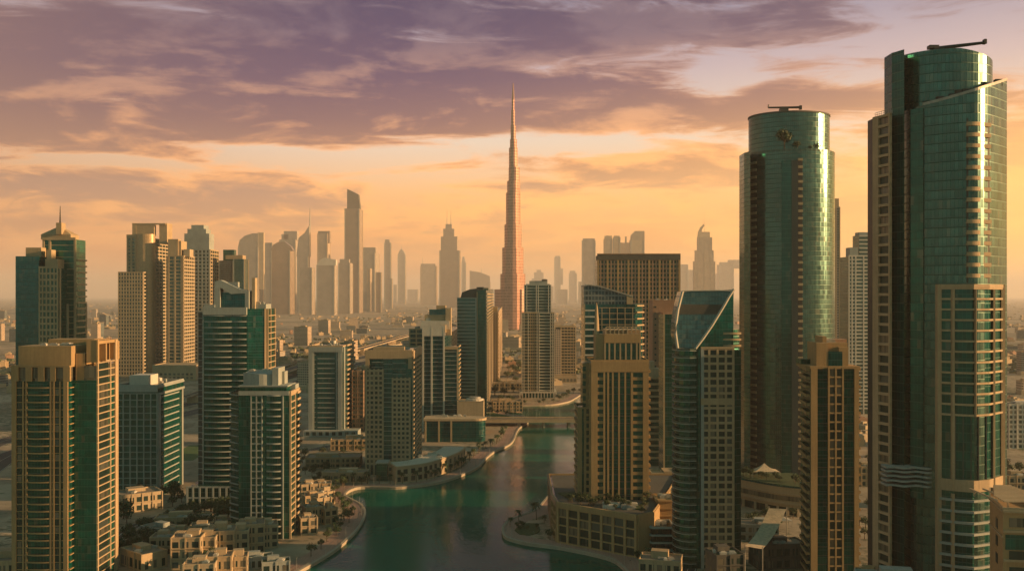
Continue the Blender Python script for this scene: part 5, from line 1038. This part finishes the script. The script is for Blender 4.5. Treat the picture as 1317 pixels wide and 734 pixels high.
# ------------------------------------------------------------ trees
def palm_meshes(seed):
    r = random.Random(seed); h = r.uniform(6, 8); lean = (r.uniform(-.5, .5), r.uniform(-.5, .5)); b = MB()
    b.tube([(lean[0] * (k / 4) ** 2, lean[1] * (k / 4) ** 2, h * k / 4) for k in range(5)], [.32, .24, .2, .18, .2], 7); tr = b.mesh('trunk', M['bark'], smooth=True); c = MB()
    for i in range(22):
        a = i * 2.4 + r.uniform(-.2, .2); up = r.uniform(-.3, 1.0); Lf = r.uniform(2.6, 3.6); prev = None; n = 5
        for k in range(n + 1):
            s_ = k / n; rad = Lf * s_ * (1 - .15 * s_); z = h + .1 + up * Lf * s_ - 1.9 * s_ * s_ * Lf * .5
            p = Vector((lean[0] + math.cos(a) * rad, lean[1] + math.sin(a) * rad, z)); sd_ = Vector((-math.sin(a), math.cos(a), 0)) * (.42 * math.sin(.25 + 2.7 * s_) + .03)
            dn = Vector((0, 0, -.22)); cur = (p - sd_ + dn, p, p + sd_ + dn)
            if prev: c.quad([prev[0], cur[0], cur[1], prev[1]]); c.quad([prev[1], cur[1], cur[2], prev[2]])
            prev = cur
    return tr, c.mesh('crown', M['leaf'])
def tree_meshes(seed):
    r = random.Random(seed); h = r.uniform(2.2, 3.2); b = MB(); b.tube([(0, 0, 0), (.1, 0, h * .6), (0, .1, h)], [.28, .2, .16], 6); tips = []
    for i in range(6):
        a = i * 1.05 + r.uniform(-.3, .3); e = (math.cos(a) * r.uniform(1, 2.2), math.sin(a) * r.uniform(1, 2.2), h + r.uniform(.8, 2.4)); b.tube([(0, 0, h - .4), (e[0] * .5, e[1] * .5, h + .7), e], [.14, .09, .04], 5); tips.append(e)
    tr = b.mesh('trunk', M['bark']); c = MB(); tips.append((0, 0, h + 2.6))
    for e in tips:
        R0 = r.uniform(1.0, 1.6)
        for k in range(46):
            v = Vector((r.gauss(0, 1), r.gauss(0, 1), r.gauss(0, .8))).normalized() * R0 * r.uniform(.55, 1.05); p = Vector(e) + v; n = (v.normalized() + Vector((r.uniform(-.6, .6), r.uniform(-.6, .6), r.uniform(-.3, .8)))).normalized(); a = n.orthogonal().normalized(); q = n.cross(a); s_ = r.uniform(.22, .42)
            c.quad([p + a * s_, p + q * s_ * .8, p - a * s_, p - q * s_ * .8])
    return tr, c.mesh('crown', M['leaf' if seed % 2 else 'leaf2'])
PALM = [palm_meshes(i) for i in range(4)]; TREE = [tree_meshes(i) for i in range(5)]
rt = random.Random(5)
def plant(kind, x, y, z, s_, label, group):
    o = bpy.data.objects.new('palm_tree' if kind == 'p' else 'leafy_tree', None); C.objects.link(o); o.location = (x, y, z); o.scale = (s_, s_, s_); o.rotation_euler = (0, 0, rt.uniform(0, 6.28))
    tagit(o, label, 'palm tree' if kind == 'p' else 'tree', group)
    for nm_, me in zip(('trunk', 'crown'), rt.choice(PALM if kind == 'p' else TREE)): c = bpy.data.objects.new(nm_, me); C.objects.link(c); c.parent = o
def near(px, py): x, y = gp(px, py); return x, y
# right headland planting
for px, py, s_, l in ((690, 668, 1.25, 'tallest palm on the right headland tip'), (667, 672, .95, 'palm by the planted bed on the right headland'), (656, 675, .7, 'small palm nearest the water on the right headland'), (700, 672, .7, 'palm at the inner edge of the right headland'), (738, 622, 1.1, 'palm beside the tan podium roof edge by the water'), (729, 634, .8, 'palm leaning over the pink terrace by the right quay')):
    x, y = near(px, py); plant('p', x, y, 0, s_, l, None)
for k in range(11): x, y = near(rt.uniform(664, 692), rt.uniform(676, 684)); plant('t', x, y, .3, rt.uniform(.35, .6), 'rounded shrub in the planted bed on the right headland', 'shrubs on the right headland')
t_ = smooth([gp(662, 682), gp(668, 676), gp(680, 673), gp(692, 676), gp(694, 683), gp(682, 688), gp(668, 687)], 3); b = MB(); b.prism(t_ if sum(t_[i - 1][0] * t_[i][1] - t_[i][0] * t_[i - 1][1] for i in range(len(t_))) > 0 else list(reversed(t_)), 0, .5); solo('planter_bed', b, 'greenroof', 'oval planted bed on the tip of the right headland', 'planter')
def along(bank, off, step, y0, y1, kind, s0, s1, label, group, jit=1.0, xr=None):
    acc = 0; p, q = strip(bank, off, off)
    for i in range(1, len(bank)):
        acc += math.dist(p[i], p[i - 1])
        if acc > step:
            acc = 0; x, y = p[i]
            if y0 < y < y1 and (xr is None or xr[0] < CX + x * F / y < xr[1]): plant(kind, x + rt.uniform(-jit, jit), y + rt.uniform(-jit, jit), 0, rt.uniform(s0, s1), label, group)
dense = lambda bk: smooth(bk, 4)
LBd, RBd = dense(left_bank), dense(right_bank)
along(LBd, 13.0, 9, 560, 1010, 'p', .7, 1.05, 'palm tree in the row along the left promenade', 'palms along the left promenade', 1.5)
along(LBd, 9.0, 14, 490, 760, 't', .7, 1.2, 'leafy tree beside the left promenade', 'trees along the left promenade', 2, (380, 470))
along(RBd, 15.0, 10, 480, 600, 'p', .6, .9, 'palm tree in the row between the right quay and the tan podium', 'palms along the right promenade', 1, (700, 840))
along(RBd, 12.5, 8, 480, 600, 't', .5, .9, 'leafy tree at the foot of the tan podium', 'trees along the tan podium', 1, (700, 830))
along(LBd, 16.0, 15, 1120, 1500, 't', .8, 1.4, 'tree beside the far lagoon bend beyond the bridge', 'trees by the far lagoon bend', 4)
def street_lamp_meshes():
    b = MB(); b.tube([(0, 0, 0), (0, 0, 3), (0, 0, 6.2), (.4, 0, 6.7), (1.2, 0, 6.8)], [.12, .09, .07, .06, .05], 6); c = MB(); c.box(.9, 1.7, -.16, .16, 6.68, 6.84); return b.mesh('pole', M['metal']), c.mesh('lamp_head', M['dark'])
LAMP = street_lamp_meshes()
def lamps(bank, off, step, y0, y1, label, group):
    acc = 0; p, q = strip(bank, off, off)
    for i in range(1, len(bank)):
        acc += math.dist(p[i], p[i - 1])
        if acc > step and y0 < p[i][1] < y1:
            acc = 0; o = bpy.data.objects.new('street_lamp', None); C.objects.link(o); o.location = (*p[i], 0); tagit(o, label, 'street lamp', group); dv = (Vector(bank[i]) - Vector(p[i])); o.rotation_euler = (0, 0, math.atan2(dv.y, dv.x))
            for nm_, me in zip(('pole', 'lamp_head'), LAMP): c = bpy.data.objects.new(nm_, me); C.objects.link(c); c.parent = o
lamps(LBd, 2.2, 16, 480, 1300, 'thin street lamp at the edge of the left promenade', 'lamps along the left promenade')
lamps(RBd, 2.2, 16, 480, 640, 'thin street lamp at the edge of the right promenade', 'lamps along the right promenade')
def railing(label, bank, y0, y1):
    pts = [p for p in strip(bank, .4, .4)[0] if y0 < p[1] < y1]; t = Thing('quay_railing', label, 'railing', pts[len(pts) // 2]); b = MB()
    for z in (.75, 1.3): b.tube([(x, y, z) for x, y in pts], .05, 4)
    t.add('handrail', b, 'metal'); b = MB(); acc = 0
    for i in range(1, len(pts)):
        acc += math.dist(pts[i], pts[i - 1])
        if acc > 2.5: acc = 0; b.box(pts[i][0] - .05, pts[i][0] + .05, pts[i][1] - .05, pts[i][1] + .05, .35, 1.3)
    t.add('baluster', b, 'metal')
railing('thin metal railing along the left quay', LBd, 480, 1000); railing('thin metal railing around the right headland', RBd, 480, 660)
# occupied ground
BOX = []
bpy.context.view_layer.update()
for o in list(C.objects):
    if o.parent is None and o.get('category') and o.get('category') not in ('tree', 'palm tree', 'bridge'):
        xs, ys = [], []
        for c in ([o] if o.type == 'MESH' else o.children):
            if c.type == 'MESH':
                for v in c.bound_box: w_ = c.matrix_world @ Vector(v); xs.append(w_.x); ys.append(w_.y)
        BOX.append((min(xs) - 2, max(xs) + 2, min(ys) - 2, max(ys) + 2))
ROADS = [[gp(-60, 640), gp(40, 575), gp(240, 532), gp(380, 492), gp(560, 440), gp(640, 418)], [gp(60, 800), gp(150, 690), gp(230, 655), gp(262, 640), gp(330, 600), gp(430, 572), gp(560, 556), gp(620, 552)], [gp(860, 800), gp(905, 690), gp(960, 640), gp(1060, 600), gp(1130, 585), gp(1300, 590)]]
ROADS = [smooth(r_, 6) for r_ in ROADS]
def segd(p, a, b_):
    p, a, b_ = Vector(p), Vector(a), Vector(b_); ab = b_ - a; k = max(0, min(1, (p - a).dot(ab) / ab.length_squared)); return (p - a - ab * k).length
def free(x, y, m=0, road=True):
    if inpoly((x, y), hole2): return False
    if any(a - m < x < b_ + m and c - m < y < e + m for a, b_, c, e in BOX): return False
    if road and any(segd((x, y), r_[i], r_[i + 1]) < (34 if j == 0 else 8) + m for j, r_ in enumerate(ROADS) for i in range(len(r_) - 1)): return False
    return all(math.dist((x, y), p) > 13 + m for p in left_bank[::2] + right_bank[::2])
def scatter(n, x0, x1, y0, y1, kind, s0, s1, label, group):
    k = tries = 0
    while k < n and tries < n * 12:
        tries += 1; x, y = gp(rt.uniform(x0, x1), rt.uniform(y0, y1))
        if free(x, y): plant(kind, x, y, 0, rt.uniform(s0, s1), label, group); k += 1
scatter(80, 150, 300, 640, 733, 't', 1.0, 2.0, 'bushy tree in the dark courtyard garden behind the cream terrace', 'courtyard trees')
scatter(22, 390, 450, 600, 690, 't', .6, 1.1, 'small tree between the villas on the left headland', 'trees among the headland villas')
scatter(22, 385, 480, 565, 625, 't', .8, 1.2, 'tree on the plaza beside the small window tower', 'plaza trees')
scatter(18, 620, 670, 470, 520, 't', 1.4, 2.4, 'tall tree in the grove right of the striped dark tower', 'grove beyond the bridge')
scatter(14, 955, 1030, 640, 733, 't', .8, 1.3, 'tree between the low roofs under the mall', 'trees under the mall')
scatter(14, 1105, 1130, 560, 730, 't', .8, 1.3, 'tree in the gap beside the slim tan tower', 'trees beside the slim tan tower')
scatter(8, 1290, 1317, 560, 640, 't', 1.2, 2, 'tree near the right edge behind the tallest tower', 'trees at the right edge')
for k in range(18): xx = rt.uniform(956, 1026); plant('t', X(xx, 645), 652 - (xx - 953) * .42 + rt.uniform(-1, 12), zp(619, 640) + 1.1, rt.uniform(.5, 1.0), 'shrub on the planted roof of the curved mall', 'mall roof shrubs')
for k in range(30): xx = rt.uniform(722, 832); yv = rt.uniform(556.5 - (xx - 717) * .32, 559); plant('t', X(xx, yv), yv, 22.1, rt.uniform(.4, .9), 'shrub on the roof garden of the tan podium', 'podium roof shrubs')
for px, s_, l in ((1010, 2.6, 'tall dark conical plant on the round tower terrace'), (1027, 1.2, 'small plant in the middle of the round tower terrace'), (1052, 1.1, 'small plant at the right of the round tower terrace')):
    p_ = onarc(px); plant('t', p_[0], p_[1] + 2.6, zp(194, 740) + .1, s_, l, None)
# ------------------------------------------------------------ cars
def car_meshes(mat):
    b = MB(); b.prism([(-2.2, -.88), (2.2, -.88), (2.2, .88), (-2.2, .88)], .35, [.8, .95, .95, .8]); body = b.mesh('body', M[mat])
    b = MB(); b.quad([(-1.5, -.8, .85), (-1.5, .8, .85), (-.9, .7, 1.42), (-.9, -.7, 1.42)]); b.quad([(1.1, -.7, 1.42), (1.1, .7, 1.42), (1.7, .8, .93), (1.7, -.8, .93)]); b.quad([(-.9, -.7, 1.42), (-.9, .7, 1.42), (1.1, .7, 1.42), (1.1, -.7, 1.42)]); b.quad([(-1.5, -.8, .85), (-.9, -.7, 1.42), (1.1, -.7, 1.42), (1.7, -.8, .93)]); b.quad([(-1.5, .8, .85), (1.7, .8, .93), (1.1, .7, 1.42), (-.9, .7, 1.42)])
    cab = b.mesh('cabin', M['win']); wh = MB(); wh.tube([(0, -.1, 0), (0, .1, 0)], .34, 10); return body, cab, wh.mesh('wheel', M['dark'])
CARS = [car_meshes('carw'), car_meshes('carb')]
def car(x, y, z, a, i, label, group):
    o = bpy.data.objects.new('parked_car' if 'parked' in label else 'car', None); C.objects.link(o); o.location = (x, y, z); o.rotation_euler = (0, 0, a); tagit(o, label, 'car', group); body, cab, wh = CARS[i]
    for nm_, me, loc in [('body', body, (0, 0, 0)), ('cabin', cab, (0, 0, 0))] + [('wheel', wh, (xx, yy, .34)) for xx in (-1.35, 1.4) for yy in (-.82, .82)]: c = bpy.data.objects.new(nm_, me); C.objects.link(c); c.parent = o; c.location = loc
for j, r_ in enumerate((ROADS[1], ROADS[0])):
    for k in range(26 if j else 18):
        i = rt.randrange(1, len(r_) - 1); a_, c_ = Vector(r_[i]), Vector(r_[i + 1]); q = a_.lerp(c_, rt.random()); dv = (c_ - a_).normalized(); n = Vector((-dv.y, dv.x)) * rt.choice((-7, -3.5, 3.5, 7) if j else (-2, 2)); q = q + n
        car(q.x, q.y, .04, math.atan2(dv.y, dv.x), k % 2, ('pale', 'dark')[k % 2] + (' car driving on the broad highway behind the towers' if j else ' car on the street winding behind the courtyard'), ('highway cars' if j else 'street cars'))
# ------------------------------------------------------------ mid-rise blocks in the haze
rm = random.Random(23); nm_ = tries = 0; mids = []
mz = [((325, 470, 424, 505), 'mid rise block near the highway behind the framed glass block'), ((500, 600, 412, 470), 'mid rise block in the haze behind the terraced teal tower'), ((632, 672, 405, 470), 'mid rise block left of the pale ribbed tower'), ((715, 760, 405, 470), 'mid rise block right of the pale ribbed tower'), ((112, 150, 405, 440), 'mid rise block between the spire tower and the golden pair'), ((-20, 20, 410, 500), 'mid rise block at the far left edge'), ((1296, 1330, 425, 520), 'mid rise block at the right edge in the haze')]
while nm_ < 85 and tries < 3000:
    tries += 1; (x0, x1, y0, y1), lb = rm.choice(mz[:4] + mz); x, y = gp(rm.uniform(x0, x1), y0 + (y1 - y0) * rm.random() ** 1.3)
    if not free(x, y, 16) or any(abs(x - a) < 45 and abs(y - c) < 60 for a, c in mids): continue
    mids.append((x, y)); w_, dp, h = rm.uniform(20, 44), rm.uniform(16, 26), rm.choice((14, 18, 24, 30, 40)) * (1.3 if y > 2500 else 1); a = rm.choice((0, 0, 12, -15)); p = rect(x, y, w_, dp, a)
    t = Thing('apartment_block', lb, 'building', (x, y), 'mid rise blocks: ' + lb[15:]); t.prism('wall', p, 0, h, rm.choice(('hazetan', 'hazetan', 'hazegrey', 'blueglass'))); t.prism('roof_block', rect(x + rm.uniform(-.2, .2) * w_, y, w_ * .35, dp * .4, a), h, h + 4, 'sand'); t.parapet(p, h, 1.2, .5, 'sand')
    if rm.random() < .6: t.prism('podium', rect(x, y - dp * .5, w_ * 1.35, dp * .8, a), 0, 6, 'cream')
    t.done(); BOX.append((x - w_ * .7, x + w_ * .7, y - dp, y + dp)); nm_ += 1
# ------------------------------------------------------------ hazy low-rise district
rh = random.Random(11); nh = tries = 0; rest = MB(); scrub = MB()
def house_mb(r, b, x=0, y=0):
    w_, dp, h = r.uniform(10, 26), r.uniform(9, 20), r.choice((4, 7, 7, 10, 13)); a = r.choice((0, 20, 35, 90)) + r.uniform(-4, 4)
    b.prism(rect(x, y, w_, dp, a), 0, h); b.prism(rect(x + w_ * .15, y, w_ * .3, dp * .35, a), h, h + 2.6); b.prism(rect(x - w_ * .28, y - dp * .1, w_ * .22, dp * .3, a), h, h + 1.4); b.prism(rect(x, y - dp * .5, w_ * .5, 3, a), 0, h * .5)
HM = []
for i in range(10): b = MB(); house_mb(rh, b); HM.append([b.mesh('house', M[m_]) for m_ in ('cream', 'sand', 'pink')])
zones = [((-40, 25, 395, 640), 'left edge'), ((100, 160, 392, 480), 'left'), ((235, 420, 400, 560), 'highway'), ((400, 640, 392, 520), 'middle'), ((630, 760, 396, 500), 'bend'), ((860, 960, 400, 520), 'right'), ((1080, 1130, 400, 600), 'right'), ((1290, 1400, 392, 560), 'right edge')]
LBL = {'left edge': 'small flat roofed house in the low district at the far left edge', 'left': 'small flat roofed house between the spire tower and the golden pair', 'highway': 'low flat roofed house near the highway behind the dark green towers', 'middle': 'low flat roofed house in the hazy plain behind the teal towers', 'bend': 'small flat roofed house in the haze around the pale ribbed tower', 'right': 'small hazy house glimpsed between the right hand towers', 'right edge': 'small pale house in the haze at the far right edge'}
occupied = []
while nh < 285 and tries < 6000:
    tries += 1; (x0, x1, y0, y1), zn = rh.choice(zones); py = y0 + (y1 - y0) * rh.random() ** 1.5; x, y = gp(rh.uniform(x0, x1), py)
    if not free(x, y, 12) or any(abs(x - a) < 24 and abs(y - c) < 24 for a, c in occupied): continue
    occupied.append((x, y)); o = bpy.data.objects.new('low_house', rh.choice(HM)[rh.randrange(3)]); C.objects.link(o); o.location = (x, y, 0); o.rotation_euler = (0, 0, rh.choice((0, .3, 1.57))); tagit(o, LBL[zn], 'house', 'low houses, ' + zn); nh += 1
for k in range(5200):
    px = rh.uniform(-200, 1500); py = YH + 7 + 95 * rh.random() ** 1.6; x, y = gp(px, py)
    n_ = math.sin(x * .0021 + 1) + math.sin(y * .0013) + math.sin((x + y) * .0031)
    if n_ < -.6 or not free(x, y, 12, False) or any(segd((x, y), ROADS[0][i], ROADS[0][i + 1]) < 60 for i in range(len(ROADS[0]) - 1)): continue
    if k % 3: house_mb(rh, rest, x, y)
    else:
        for q in range(5):
            cx_, cy_ = x + rh.uniform(-25, 25), y + rh.uniform(-25, 25); rr_ = rh.uniform(3, 7)
            if free(cx_, cy_, 4, False): scrub.prism([(cx_ + rr_ * math.cos(a) * rh.uniform(.7, 1.2), cy_ + rr_ * math.sin(a) * rh.uniform(.7, 1.2)) for a in (0, 1, 2.1, 3.1, 4.2, 5.2)], 0, [rh.uniform(2, 6) for _ in range(6)])
solo('distant_houses', rest, 'sand', 'countless tiny houses fading into the haze of the plain', 'houses', kind='stuff')
solo('distant_trees', scrub, 'leaf2', 'scattered dark tree clumps across the hazy plain', 'trees', kind='stuff')
# ------------------------------------------------------------ haze
hm = bpy.data.materials.new('haze'); hm.use_nodes = True; nt = hm.node_tree; nt.nodes.clear(); ou = nt.nodes.new('ShaderNodeOutputMaterial'); pvn = nt.nodes.new('ShaderNodeVolumePrincipled'); nt.links.new(pvn.outputs[0], ou.inputs['Volume'])
pvn.inputs['Color'].default_value = (*HAZE_COLOR, 1); pvn.inputs['Density'].default_value = HAZE_DENSITY; pvn.inputs['Anisotropy'].default_value = HAZE_ANISO
M['haze'] = hm; b = MB(); b.box(-41000, 41000, -3000, 61000, -6, 1022); solo('haze', b, 'haze', kind='stuff')
